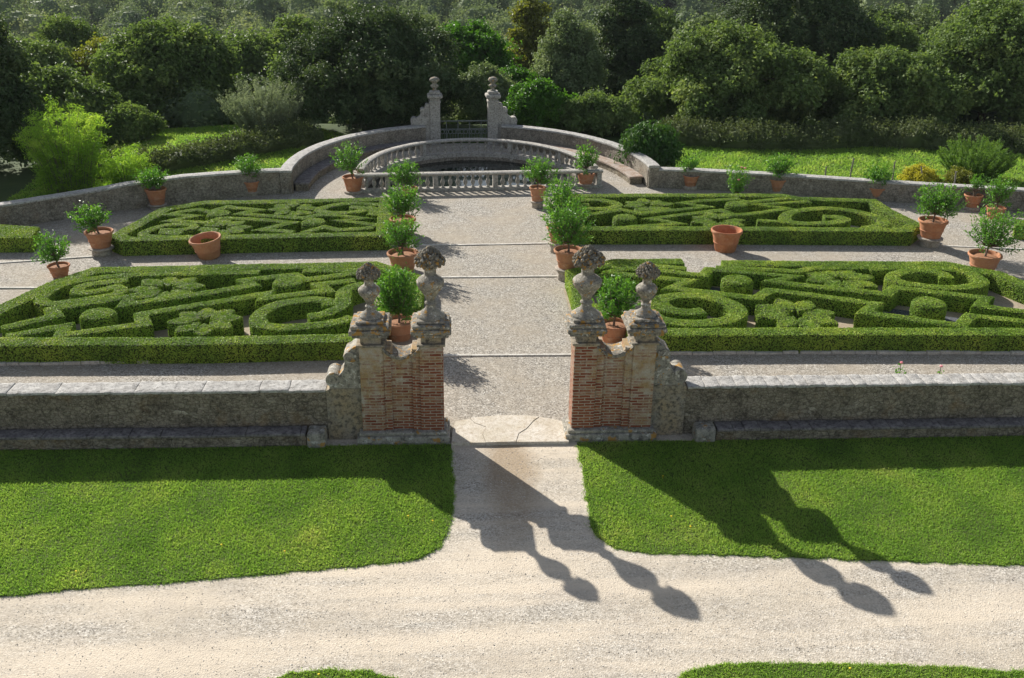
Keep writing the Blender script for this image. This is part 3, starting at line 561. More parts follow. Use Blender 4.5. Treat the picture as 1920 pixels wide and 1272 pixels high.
def edging(line, z1, lab, seed):
    m = M(); g = np.random.default_rng(seed)
    for (x0, y0), (x1, y1) in zip(line[:-1], line[1:]):
        L = math.hypot(x1-x0, y1-y0); a = math.atan2(y1-y0, x1-x0); s = 0
        while s < L-.05:
            l = min(g.uniform(.25, .8), L-s)
            rbox(m, (x0+s+.006, y0-.05+g.uniform(-.012, .012), -.05), (x0+s+l-.008, y0+.06, z1+g.uniform(-.018, .012)), .012, .12, .008, rot=a, piv=(x0, y0))
            s += l
    return solo('stone_edging', m, MSTRIP, (line[0][0], line[0][1], 0), lab, 'stone edging', 'stone edgings along the near parterres')
edging([(-12.6, 3.52), (-7.39, 3.60), (-1.5, 3.74)], .06, 'row of worn pale edging stones in front of the near left box hedge', 1)
edging([(1.6, 3.79), (6.8, 3.76), (14.8, 3.55)], .06, 'row of worn pale edging stones in front of the near right box hedge', 2)
m = M(); g = np.random.default_rng(4)
for q, h in (([(-1.05, -.2), (-.42, -.215), (-.47, .1), (-.40, .38), (-.62, .55), (-.70, .73), (-.98, .62), (-1.04, .2)], .066),
             ([(-.413, -.215), (.142, -.20), (.212, .12), (.372, .30), (.532, .62), (.652, .767), (.4, .825), (.11, .85), (-.15, .84), (-.4, .80), (-.692, .733), (-.612, .555), (-.392, .382), (-.462, .1)], .072),
             ([(.15, -.20), (1.13, -.21), (1.15, .1), (1.13, .56), (.9, .68), (.66, .765), (.54, .61), (.38, .29), (.22, .11)], .063)):
    prism(m, q, -.05, h)
solo('threshold_slab', m, MTHR, (.05, .3, 0), 'sunlit pale stone threshold with curved back edge between the brick gate piers', 'doorstep')
# ------------------------------------------------------------------ clipped box hedges
def hedge_core(kind, w_, closed, smooth, pts, g, h=.42):
    m = M(); P = [tuple(p) for p in pts]
    if kind == 'cyl':
        r = w_; prof = [(r, -.02), (r, .15), (r, .3), (r-.01, h-.02), (r-.05, h+.03), (r*.6, h+.045), (r*.25, h+.045), (.005, h+.045)]
        lathe(m, prof, 40, (P[0][0], P[0][1], 0), .012, 4)
    elif kind == 'star':
        R0 = w_*.82; cx, cy = P[0]; n = 8
        for k in range(n):
            a = 2*math.pi*k/n+.15; wk = R0*.255*g.uniform(.92, 1.08); c, s = math.cos(a), math.sin(a)
            q = [(R0*.17, 0), (R0*.50, -wk), (R0*.72, -wk*1.0), (R0*1.0, -.05), (R0*1.0, .05), (R0*.72, wk), (R0*.50, wk)]
            q = [(cx+x*c-y*s, cy+x*s+y*c) for x, y in q]; n_ = len(q); hh = h*g.uniform(.9, 1.02)
            V = [(x, y, -.01) for x, y in q]+[(x, y, hh*.55) for x, y in q]+[(x, y, hh-.02) for x, y in q]
            cc = np.mean(q, 0); V += [(cc[0]+(x-cc[0])*.93, cc[1]+(y-cc[1])*.93, hh+.004) for x, y in q]+[(cc[0], cc[1], hh+.006)]
            V = np.array(V); V = V+.012*np.stack([noise(V, 6), noise(V+9, 6), noise(V+4, 6)*.5], -1)
            Q = [[l*n_+i, l*n_+(i+1) % n_, (l+1)*n_+(i+1) % n_, (l+1)*n_+i] for l in range(3) for i in range(n_)]
            T = [[3*n_+i, 3*n_+(i+1) % n_, 4*n_] for i in range(n_)]
            m.add(V, Q+[[t[0], t[1], t[2], t[2]] for t in T][:0], T)
    else:
        if smooth: P = [tuple(q) for q in catmull(P, .12, closed)]
        a = w_/2; prof = [(-a, -.02), (-a, .1), (-a, .2), (-a, .3), (-a, h-.03), (-a+.016, h-.004), (-a*.55, h+.004), (0, h+.005), (a*.55, h+.004), (a-.016, h-.004), (a, h-.03), (a, .3), (a, .2), (a, .1), (a, -.02)]
        sweep(m, P, prof[::-1], closed, .09, .012, 2.4)
    return m
def hedge(i, label, cat, group, name):
    par, kind, _, closed, smooth, w_, pts = HEDGES[i]; w_ = w_*{'band': .86, 'scroll': .90}.get(kind, 1.) if par[0] != 'x' else w_; g = np.random.default_rng(100+i)
    far = par in ('rl', 'rr'); h = .42 if kind != 'border' else .43
    m = hedge_core(kind, (.37 if far else .40) if kind == 'cyl' else w_, closed, smooth, pts, g, h)
    V, Q, T = m.arrays()
    if len(T):
        Q2 = np.concatenate([Q, np.c_[T, T[:, 2]]])
    else: Q2 = Q
    P, N = scatter(V, Q2, 2100 if not far else 1500, g, -.3)
    n = len(P); vv = np.clip(.42+.17*noise(P, 1.7)+.12*noise(P, 5)+.22*g.normal(size=n), 0, 1)
    m.mi = 1; leaves(m, P+N*(.003+.006*g.random((n, 1))), unit(N+np.array([0, 0, .25])), .036, .026, vv, g, jit=.4)
    c = np.array(pts).mean(0); loc = (float(c[0]), float(c[1]), 0.) if kind in ('cyl', 'star') else (float(pts[0][0]), float(pts[0][1]), 0.)
    solo(name, m, [MBOXC, MBOX], loc, label, cat, group)
PN = {'fl': 'near left', 'fr': 'near right', 'rl': 'far left', 'rr': 'far right'}
HLAB = {
 ('fl', 'border', ''): 'clipped box hedge enclosing the near left parterre, cut off by the left edge',
 ('fl', 'scroll', 'left'): 'spiral box hedge at the back left of the near left parterre, beside the slanted border',
 ('fl', 'band', 'back'): 'stepped box hedge behind both round box drums of the near left parterre',
 ('fl', 'band', 'front'): 'stepped box hedge in front of both round box drums of the near left parterre',
 ('fl', 'scroll', 'right'): 'short S-curved box hedge just left of the gate urns, ending inside a box ring',
 ('fl', 'scroll', 'front'): 'C-shaped box hedge ring left of the left gate pier, near the front border',
 ('fr', 'border', 'main'): 'clipped box hedge enclosing the near right parterre, with a gap in its back side',
 ('fr', 'band', 'strip'): 'short straight box hedge strip behind the outer right urn, along the back border',
 ('fr', 'band', 'back'): 'stepped box hedge behind both round box drums of the near right parterre',
 ('fr', 'band', 'front'): 'stepped box hedge in front of both round box drums of the near right parterre',
 ('fr', 'band', 'outer'): 'thin box hedge line behind the back flower of the near right parterre',
 ('fr', 'scroll', 'back'): 'large oval spiral box hedge at the back right of the near right parterre',
 ('fr', 'scroll', 'front'): 'round spiral box hedge right of the outer right gate urn, near the front border',
 ('rl', 'border', ''): 'clipped box hedge enclosing the far left parterre with its pointed left corner',
 ('rl', 'scroll', 'left'): 'small spiral box hedge at the left end of the far left parterre',
 ('rl', 'band', 'back'): 'zigzag box hedge band along the back of the far left parterre',
 ('rl', 'band', 'front'): 'zigzag box hedge band along the front of the far left parterre, behind the empty pot',
 ('rl', 'band', 'point'): 'low pointed box hedge piece in front of the right drum of the far left parterre',
 ('rl', 'scroll', 'right'): 'oval spiral box hedge at the right end of the far left parterre near the balustrade',
 ('rl', 'scroll', 'tail'): 'short curved box hedge tail inside the right corner of the far left parterre',
 ('rr', 'border', ''): 'clipped box hedge enclosing the far right parterre with its slanted right side',
 ('rr', 'scroll', 'left'): 'oval box hedge ring at the left end of the far right parterre',
 ('rr', 'band', 'back'): 'zigzag box hedge band along the back of the far right parterre',
 ('rr', 'band', 'front'): 'zigzag box hedge band across the middle of the far right parterre behind the empty pot',
 ('rr', 'band', 'zig'): 'small V-shaped box hedge joining the back border of the far right parterre',
 ('rr', 'scroll', 'right'): 'large spiral box hedge at the right end of the far right parterre',
 ('rr', 'band', 'foot'): 'short straight box hedge foot in front of the spiral of the far right parterre',
 ('xl', 'border', 'far left'): 'dark shaded box hedge block at the left edge by the boundary wall',
 ('xr', 'border', 'far right'): 'box hedge corner cut off at the right edge behind the potted citrus'}
for i, hh in enumerate(HEDGES):
    par, kind, d = hh[:3]; p = PN.get(par)
    if kind == 'cyl': hedge(i, 'round drum of clipped box on a slate panel, %s one of the %s parterre' % (d, p), 'topiary', 'round box drums in the parterres', 'box_drum')
    elif kind == 'star': hedge(i, 'flower of eight clipped box petals, the %s one of the %s parterre' % (d, p), 'topiary', 'box flowers in the parterres', 'box_flower')
    else: hedge(i, HLAB[(par, kind, d)], 'hedge', {'border': 'box hedges bordering the parterres', 'band': 'box hedge bands inside the parterres', 'scroll': 'curled box hedges inside the parterres'}[kind], {'border': 'border_hedge', 'band': 'hedge_band', 'scroll': 'hedge_scroll'}[kind])
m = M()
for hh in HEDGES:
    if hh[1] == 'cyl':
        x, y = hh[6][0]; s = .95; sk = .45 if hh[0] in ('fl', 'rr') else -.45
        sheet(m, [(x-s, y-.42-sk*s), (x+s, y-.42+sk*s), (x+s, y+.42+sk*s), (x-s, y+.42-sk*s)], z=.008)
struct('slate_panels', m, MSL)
# ------------------------------------------------------------------ boundary and front walls
def wall(name, pts, t, h, cope, mat, cmat, lab, cat='wall', group=None, z=None, ov=.03, side=0, amp=.014, slabs=None):
    """pts: centre line; t thickness"""
    r = thing(name, (pts[0][0], pts[0][1], 0), lab, cat, group)
    a = t/2; m = M(); n = max(2, int(h/.16)); zs = np.linspace(-.06, h, n+1)
    sweep(m, pts, ([(-a, q) for q in zs]+[(0, h), ]+[(a, q) for q in zs[::-1]])[::-1], False, .14, amp, 4.5, z=z); wpart('wall_body', m, mat, r, smooth=True, sharp=40)
    if slabs: wpart('coping', slab_cope(*slabs), cmat, r, smooth=True, sharp=50); return r
    m = M(); b_ = a+ov; sweep(m, pts, [(-b_, h+.004), (-b_-.004, h+cope*.5), (-b_+.012, h+cope-.006), (-b_*.5, h+cope+.004), (0, h+cope+.006), (b_*.5, h+cope+.004), (b_-.012, h+cope-.006), (b_+.004, h+cope*.5), (b_, h+.004)][::-1], False, .12, .008, 5, z=z)
    wpart('coping', m, cmat, r, smooth=True, sharp=40); return r
def slab_cope(x0, x1, y0, y1, z, lo, hi, seed):
    m = M(); g = np.random.default_rng(seed); x = x0
    while x < x1-.02:
        l = min(g.uniform(lo, hi), x1-x); rbox(m, (x+.0015, y0+g.uniform(-.012, .012), z+.003), (x+l-.0015, y1+g.uniform(-.012, .012), z+.062+g.uniform(-.008, .006)), .016, .07, .013, 8); x += l
    return m
r = wall('garden_wall', [(-18, .34), (-3.34, .34)], .40, .965, .075, MW1, MCOPE, 'dark rubble front wall with whitish coping left of the gate', group='front garden walls', slabs=(-18, -3.34, .115, .56, .965, .3, 1.6, 3))
r = wall('garden_wall', [(3.35, .34), (18, .34)], .40, .955, .075, MW1, MCOPE, 'dark rubble front wall with whitish coping right of the gate', group='front garden walls', slabs=(3.37, 18, .115, .56, .955, .18, .34, 4))
wall('boundary_wall', [(p[0], p[1]+.17) for p in BACKL], .34, .78, .07, MW2, MCOPE, 'low grey stone boundary wall sloping down to the left behind the far left parterre', group='rear boundary walls', z=[-.04, 0, .06, -.02, -.08, -.08, -.1, -.1, -.12, -.15])
wall('boundary_wall', [(p[0], p[1]+.17) for p in BACKR], .34, .74, .07, MW2, MCOPE, 'low grey stone boundary wall behind the far right parterre', group='rear boundary walls', z=[-.13, -.12, -.11, -.12, -.12, -.05, -.04, -.04])
AL = [loc2(-6.40, -.15)]+arc(6.40, 7.42, 180, 103.5, 22)
AR = arc(6.40, 7.42, 74.5, 0, 22)+[loc2(6.40, -.1)]
wall('exedra_wall', AL, .36, .74, .075, MW2, MCOPE, 'curved low stone wall with bench left of the rear gate posts', group='curved walls round the pool')
wall('exedra_wall', AR, .36, .74, .075, MW2, MCOPE, 'curved low stone wall with bench right of the rear gate posts', group='curved walls round the pool')
def bench(pts, d, h, lab, smat, zt=.06, endb=None, grp=None, name='stone_bench'):
    r = thing(name, (pts[0][0], pts[0][1], 0), lab, 'bench', grp); a = d/2
    m = M(); sweep(m, pts, [(-a+.03, -.05), (-a+.03, h*.5), (-a+.03, h), (0, h), (a-.03, h), (a-.03, h*.5), (a-.03, -.05)][::-1], False, .10, .018, 6); wpart('base', m, MW1, r, smooth=True, sharp=45)
    m = M(); g = np.random.default_rng(int(abs(pts[0][0]*37)+9))
    if len(pts) == 2 and endb is not None:   # slabs laid side by side
        x0, x1 = sorted((pts[0][0], pts[1][0])); x = x0
        while x < x1-.05:
            l = min(g.uniform(.16, .42) if endb == 'r' else g.uniform(.5, 1.1), x1-x)
            rbox(m, (x+.004, pts[0][1]-a-.01+g.uniform(-.01, .01), h+.003), (x+l-.004, pts[0][1]+a, h+zt+g.uniform(-.008, .008)), .012, .12, .007); x += l
    else:
        sweep(m, pts, [(-a-.01, h+.003), (-a-.01, h+zt), (0, h+zt+.006), (a+.01, h+zt), (a+.01, h+.003)][::-1], False, .12, .012, 5)
    wpart('seat', m, smat, r, smooth=True, sharp=45); return r
bl = bench([(-18, -.045), (-3.72, -.045)], .31, .235, 'low stone bench of long dark slabs along the left front wall', MBENCH, endb='l', grp='stone benches along the front walls')
m = M(); rbox(m, (-3.70, -.24, -.02), (-3.36, .125, .31), .05, .08, .014); wpart('end_block', m, MSTONE, bl, smooth=True)
br = bench([(3.92, -.045), (18, -.045)], .31, .215, 'low stone bench topped with narrow brick-like slabs along the right front wall', MBENCH, endb='r', grp='stone benches along the front walls')
m = M(); rbox(m, (3.52, -.24, -.02), (3.90, .125, .29), .05, .08, .014); wpart('end_block', m, MSTONE, br, smooth=True)
bench(arc(5.92, 6.92, 178, 106, 24), .50, .22, 'curved grey stone bench along the left exedra wall', MBENCH, grp='curved benches round the pool')
bench(arc(5.92, 6.92, 72, 4, 24), .50, .22, 'curved reddish brick-topped bench along the right exedra wall', MBRSEAT, grp='curved benches round the pool')
# ------------------------------------------------------------------ balustrades
BAL = [(.055, 0), (.055, .035), (.038, .05), (.034, .07), (.055, .11), (.075, .16), (.078, .20), (.062, .26), (.040, .31), (.032, .345), (.048, .36), (.034, .375), (.046, .40), (.056, .41), (.056, .44)]
bm_ = M(); lathe(bm_, BAL, 12); rbox(bm_, (-.058, -.058, 0), (.058, .058, .03), .005, .2, 0); rbox(bm_, (-.058, -.058, .41), (.058, .058, .44), .005, .2, 0)
BALME = bm_.mesh('baluster', MBAL, smooth=True, sharp=50)
def balustrade(pts, lab, z0, spacing, posts, pw=.17):
    r = thing('balustrade', (pts[0][0], pts[0][1], 0), lab, 'balustrade', 'stone balustrades round the pool')
    m = M(); sweep(m, pts, [(-.13, -.05), (-.13, z0-.02), (-.11, z0), (0, z0), (.11, z0), (.13, z0-.02), (.13, -.05)][::-1], False, .2, .006); wpart('base_rail', m, MBAL, r, smooth=True, sharp=40)
    t0 = z0+.44; m = M(); sweep(m, pts, [(-.10, t0), (-.145, t0+.03), (-.145, t0+.075), (-.10, t0+.10), (0, t0+.105), (.10, t0+.10), (.145, t0+.075), (.145, t0+.03), (.10, t0)][::-1], False, .2, .006); wpart('top_rail', m, MBAL, r, smooth=True, sharp=40)
    P = np.array(pts, float); L = np.concatenate([[0], np.cumsum(np.linalg.norm(np.diff(P, axis=0), axis=1))]); tot = L[-1]
    at = lambda s: np.array([np.interp(s, L, P[:, 0]), np.interp(s, L, P[:, 1])])
    pp = [q*tot for q in posts]
    for s in pp:
        s = min(max(s, .12), tot-.12); q = at(s); d = at(min(s+.05, tot))-at(max(s-.05, 0)); a = math.atan2(d[1], d[0])
        m = M(); rbox(m, (q[0]-pw/2, q[1]-.105, z0+.002), (q[0]+pw/2, q[1]+.105, t0-.002), .008, .15, .003, rot=a, piv=q); wpart('pedestal', m, MBAL, r)
    n = int(tot/spacing)
    for i in range(n):
        s = (i+.5)*tot/n
        if any(abs(s-min(max(k, .12), tot-.12)) < pw*.5+.055 for k in pp): continue
        q = at(s); d = at(min(s+.05, tot))-at(max(s-.05, 0))
        o = link('baluster', BALME, r, (q[0]-pts[0][0], q[1]-pts[0][1], z0)); o.rotation_euler = (0, 0, math.atan2(d[1], d[0]))
    return r
balustrade([(-4.42, 17.46), (4.25, 18.12)], 'straight stone balustrade along the front of the pool', .10, .262, (0, .13, .32, .56, .79, 1))
balustrade(arc(AB, BB, 176, 4, 60, OB), 'curved stone balustrade round the back of the pool', .16, .32, (0, .2, .36, .62, .8, 1))
# ------------------------------------------------------------------ gate piers
def volute(m, x, z, r, y0, y1, s, turns=2.2, n=40):
    """a rolled band: spiral cross-section in xz, extruded along y, with a solid drum"""
    a = np.arange(22)*2*math.pi/22; ring = np.stack([x+r*.92*np.cos(a), z+r*.92*np.sin(a)], -1)
    prism(m, [tuple(q) for q in ring], y0+.015, y1-.015)if False else prism(m, [tuple(q) for q in ring], y0+.015, y1-.015, 'y')
    t = np.linspace(0, turns*2*math.pi, n); rr = r*(1.04-.86*t/t[-1]); px = x+s*rr*np.cos(t+2.6); pz = z+rr*np.sin(t+2.6)
    wdt = .02; rows = []
    for k in range(n):
        nx, nz = s*math.cos(t[k]+2.6), math.sin(t[k]+2.6)
        rows.append([(px[k]-nx*wdt, y0, pz[k]-nz*wdt), (px[k]+nx*wdt, y0, pz[k]+nz*wdt), (px[k]+nx*wdt, y1, pz[k]+nz*wdt), (px[k]-nx*wdt, y1, pz[k]-nz*wdt)])
    V = np.array(rows).reshape(-1, 3); I = np.arange(n*4).reshape(n, 4); J = np.roll(I, -1, 1)
    m.add(V, np.stack([I[:-1], J[:-1], J[1:], I[1:]], -1).reshape(-1, 4))
def urn(x, y, z, H, R, lab, seed):
    """stone urn heaped with fruit"""
    r = thing('stone_urn', (x, y, z), lab, 'urn', 'fruit urns on the gate piers'); k = H/1.3; q = R/.29
    m = M(); lathe(m, [(.001, -.03), (.27*q, -.03), (.27*q, .0), (.25*q, .03*k), (.2*q, .05*k), (.185*q, .08*k), (.12*q, .12*k), (.09*q, .17*k), (.085*q, .20*k), (.115*q, .225*k), (.115*q, .25*k), (.085*q, .27*k), (.08*q, .30*k), (.095*q, .34*k)], 28, amp=.006); part('foot', m, MURN, r, smooth=True, sharp=60)
    m = M(); lathe(m, [(.09*q, .335*k), (.12*q, .40*k), (.155*q, .46*k), (.165*q, .475*k), (.205*q, .52*k), (.245*q, .58*k), (.262*q, .64*k), (.262*q, .67*k), (.235*q, .705*k), (.20*q, .735*k), (.15*q, .765*k), (.12*q, .785*k)], 48, amp=.006, gad=(16, .011*q, .39*k, .61*k)); part('bowl', m, MURN, r, smooth=True, sharp=60)
    m = M(); lathe(m, [(.118*q, .78*k), (.108*q, .80*k), (.108*q, .86*k), (.118*q, .91*k), (.15*q, .935*k), (.15*q, .96*k), (.02, .97*k)], 36, amp=.003, gad=(14, .008*q, .79*k, .90*k)); part('neck', m, MURN, r, smooth=True, sharp=60)
    m = M(); g = np.random.default_rng(seed); zz0, zh = .945*k, .355*k
    lathe(m, [(.14*q, zz0), (.25*q, zz0+.05*k), (.25*q, zz0+.12*k), (.19*q, zz0+.2*k), (.09*q, zz0+.29*k), (.004, zz0+.31*k)], 24, amp=.02, f=9)
    for i in range(95):
        t = (i+.5)/95; a = i*2.39996; pr = np.interp(t, [0, .12, .35, .6, .85, 1], [.17, .262, .262, .20, .10, .01])*q; zc = zz0+.01+t*zh*.93; s_ = g.uniform(.026, .052)*q
        c = (pr*math.cos(a), pr*math.sin(a), zc); sx = s_*g.uniform(.8, 1.25)
        lathe(m, [(.002, -sx), (s_*.6, -sx*.75), (s_*.95, -sx*.2), (s_*.9, sx*.35), (s_*.5, sx*.85), (.002, sx)], 8, c, amp=.004, f=14)
    part('fruit_cluster', m, MFRUIT, r, smooth=True, sharp=70); return r
def gate_pier(s, lab):
    r = thing('gate_pier', (s*1.95, .25, 0), lab, 'gate pier', 'brick gate piers of the front gate')
    X = lambda a, b_: (min(s*a, s*b_), max(s*a, s*b_))
    def bx(m, a, b_, y0, y1, z0, z1, r_=.012, amp=.004, res=.1):
        x0, x1 = X(a, b_); rbox(m, (x0, y0, z0), (x1, y1, z1), r_, res, amp)
    m = M(); bx(m, 1.08, 2.80, -.13, .60, -.05, .15, .025, .012); bx(m, 1.12, 2.76, -.09, .56, .151, .225, .03, .01); wpart('plinth', m, MSTONE, r, smooth=True, sharp=40)
    for a, b_ in ((1.19, 1.61), (2.27, 2.69)):
        m = M(); bx(m, a, b_, 0, .50, .226, 1.925, .006, .003); wpart('brick_shaft', m, MBRICK, r)
    m = M(); bx(m, 1.61, 1.75, .028, .46, .226, 1.86, .005, .003); bx(m, 2.13, 2.27, .028, .46, .226, 1.86, .005, .003)
    top = [(1.75, 1.82)]+[(1.75+.38*t, 1.83-.16*math.sin(math.pi*t)**.8) for t in np.linspace(.0, 1., 9)][1:-1]+[(2.13, 1.82)]
    prism(m, [(s*1.75, .226), (s*2.13, .226)]+[(s*x, z) for x, z in top[::-1]], .062, .43, 'y')
    wpart('link_wall', m, MBRICK, r)
    # curved coping that sags between the two shafts
    m = M(); tt = np.linspace(0, 1, 15); xs = 1.60+.68*tt; zs = 1.93-.20*np.sin(math.pi*tt)**.75
    rows = []
    for x, z in zip(xs, zs): rows.append([(s*x, -.02, z-.055), (s*x, -.02, z), (s*x, .22, z+.012), (s*x, .50, z), (s*x, .50, z-.055)])
    V = np.array(rows); V = V+.006*np.stack([noise(V, 9), noise(V+3, 9), noise(V+6, 9)], -1); I = np.arange(75).reshape(15, 5); J = np.roll(I, -1, 1)
    Q = np.stack([I[:-1], I[1:], J[1:], J[:-1]], -1).reshape(-1, 4); m.add(V.reshape(-1, 3), Q if s > 0 else Q[:, ::-1], [[0, 1, 2], [0, 2, 3], [0, 3, 4], [72, 71, 70], [73, 72, 70], [74, 73, 70]]); wpart('swag_coping', m, MCAPST, r)
    for c in (1.40, 2.48):
        m = M(); bx(m, c-.255, c+.255, -.035, .535, 1.926, 1.972, .014, .006); bx(m, c-.185, c+.185, .03, .47, 1.973, 2.125, .01, .005); wpart('capital', m, MPLAST, r, smooth=True, sharp=40)
        m = M(); bx(m, c-.315, c+.315, -.085, .585, 2.126, 2.18, .02, .008); bx(m, c-.365, c+.365, -.125, .625, 2.181, 2.285, .04, .014, .08); bx(m, c-.335, c+.335, -.10, .60, 2.286, 2.36, .03, .014, .08); bx(m, c-.25, c+.25, -.02, .52, 2.361, 2.42, .03, .01, .08); wpart('cap', m, MCAPST, r, smooth=True, sharp=45)
    # plastered wing with rolled scroll
    m = M(); prism(m, [(s*x, z) for x, z in ((2.69, -.05), (3.335, -.05), (3.335, 1.02), (3.26, 1.06), (2.69, 1.06))], .09, .60, 'y'); wpart('wing_wall', m, MPLAST, r)
    m = M(); prism(m, [(s*x, z) for x, z in ((2.69, 1.061), (3.27, 1.061), (3.27, 1.18), (3.10, 1.30), (3.0, 1.43), (2.97, 1.58), (2.99, 1.70), (2.90, 1.80), (2.80, 1.88), (2.69, 1.92))], .10, .50, 'y')
    volute(m, s*3.19, 1.25, .145, .07, .53, s); volute(m, s*2.87, 1.70, .11, .07, .53, s)
    wpart('scroll', m, MSTONE, r)
    return r
gate_pier(-1, 'twin-shafted whitewashed brick gate pier left of the threshold'); gate_pier(1, 'twin-shafted brick gate pier right of the threshold with bare dark red bricks')
urn(-2.48, .25, 2.44, .98, .215, 'smaller fruit urn with orange lichen at the outer left of the front gate', 1)
urn(-1.40, .25, 2.44, 1.28, .27, 'taller fruit urn at the inner left of the front gate', 2)
urn(1.40, .25, 2.44, 1.28, .29, 'taller fruit urn at the inner right of the front gate', 3)
urn(2.48, .25, 2.44, .98, .215, 'smaller fruit urn at the outer right of the front gate', 4)
# rear gate posts
def rear_post(x, y, s, lab):
    r = thing('gate_post', (x, y, 0), lab, 'gate post', 'rear gate posts beyond the pool')
    rot = dict(rot=RO, piv=(x, y))
    m = M(); rbox(m, (x-.21, y-.21, -.05), (x+.21, y+.21, 1.72), .012, .12, .006, **rot); wpart('shaft', m, MBAL, r)
    m = M(); rbox(m, (x-.24, y-.24, 1.721), (x+.24, y+.24, 1.80), .015, .12, .006, **rot); rbox(m, (x-.20, y-.20, 1.80), (x+.20, y+.20, 1.90), .02, .12, .006, **rot); rbox(m, (x-.31, y-.31, 1.90), (x+.31, y+.31, 2.06), .06, .1, .012, **rot); rbox(m, (x-.22, y-.22, 2.06), (x+.22, y+.22, 2.18), .07, .1, .012, **rot); wpart('cap', m, MBAL, r, smooth=True)
    m = M(); c = (x, y, 0)
    lathe(m, [(.16, 2.16), (.09, 2.22), (.07, 2.27), (.12, 2.32), (.175, 2.37), (.175, 2.40), (.11, 2.44), (.08, 2.48), (.13, 2.53), (.20, 2.58), (.20, 2.64), (.15, 2.70), (.07, 2.73), (.002, 2.735)], 18, c, .012, 9); wpart('finial', m, MURN, r, smooth=True)
    m = M(); sx = [(.21, 0), (1.0, 0), (1.0, .78), (.98, .95), (.86, 1.08), (.72, 1.12), (.62, 1.2), (.56, 1.38), (.44, 1.46), (.40, 1.58), (.30, 1.66), (.21, 1.68)]
    prism(m, [(s*a, b_) for a, b_ in sx], -.15, .15, 'y'); V = m.V
    for (a, b_, rr) in ((.86, .98, .15), (.50, 1.40, .11), (.32, 1.60, .08)): 
        aa = np.arange(14)*2*math.pi/14; prism(m, [(s*a+rr*math.cos(q), b_+rr*math.sin(q)) for q in aa], -.19, .19, 'y')
    for k in range(len(m.V)):
        v0 = m.V[k].copy(); m.V[k] = np.stack([x+v0[:, 0]*math.cos(RO)-v0[:, 1]*math.sin(RO), y+v0[:, 0]*math.sin(RO)+v0[:, 1]*math.cos(RO), v0[:, 2]], -1)
    wpart('scroll_bracket', m, MBAL, r); return r
rear_post(-1.78, 24.95, -1, 'slim stone post with stacked finial left of the iron gate'); rear_post(.60, 25.08, 1, 'slim stone post with stacked finial right of the iron gate')
r = thing('iron_gate', (-.6, 25.0, 0), 'low dark iron gate with ring frieze between the two rear stone posts', 'gate', rz=R2(3.1))
def ibar(nm, p0, p1, rad): m = M(); tube(m, [p0, p1], rad, 6); part(nm, m, MIRON, r)
ibar('top_rail', (-.97, 0, .95), (.97, 0, .95), .030); ibar('middle_rail', (-.97, 0, .62), (.97, 0, .62), .020); ibar('bottom_rail', (-.97, 0, .1), (.97, 0, .1), .018)
for i in range(4): ibar('bar', (-.72+.48*i, 0, .1), (-.72+.48*i, 0, .94), .020)
m = M()
for i in range(12):
    a = np.linspace(0, 2*math.pi, 13); cx = -.88+.16*i; tube(m, np.stack([cx+.085*np.cos(a), 0*a, .51+.085*np.sin(a)], -1), .020, 5)
for i in range(17): tube(m, [(-.9+.112*i, 0, .1), (-.9+.112*i, 0, .42)], .009, 5)
part('scrollwork', m, MIRON, r)
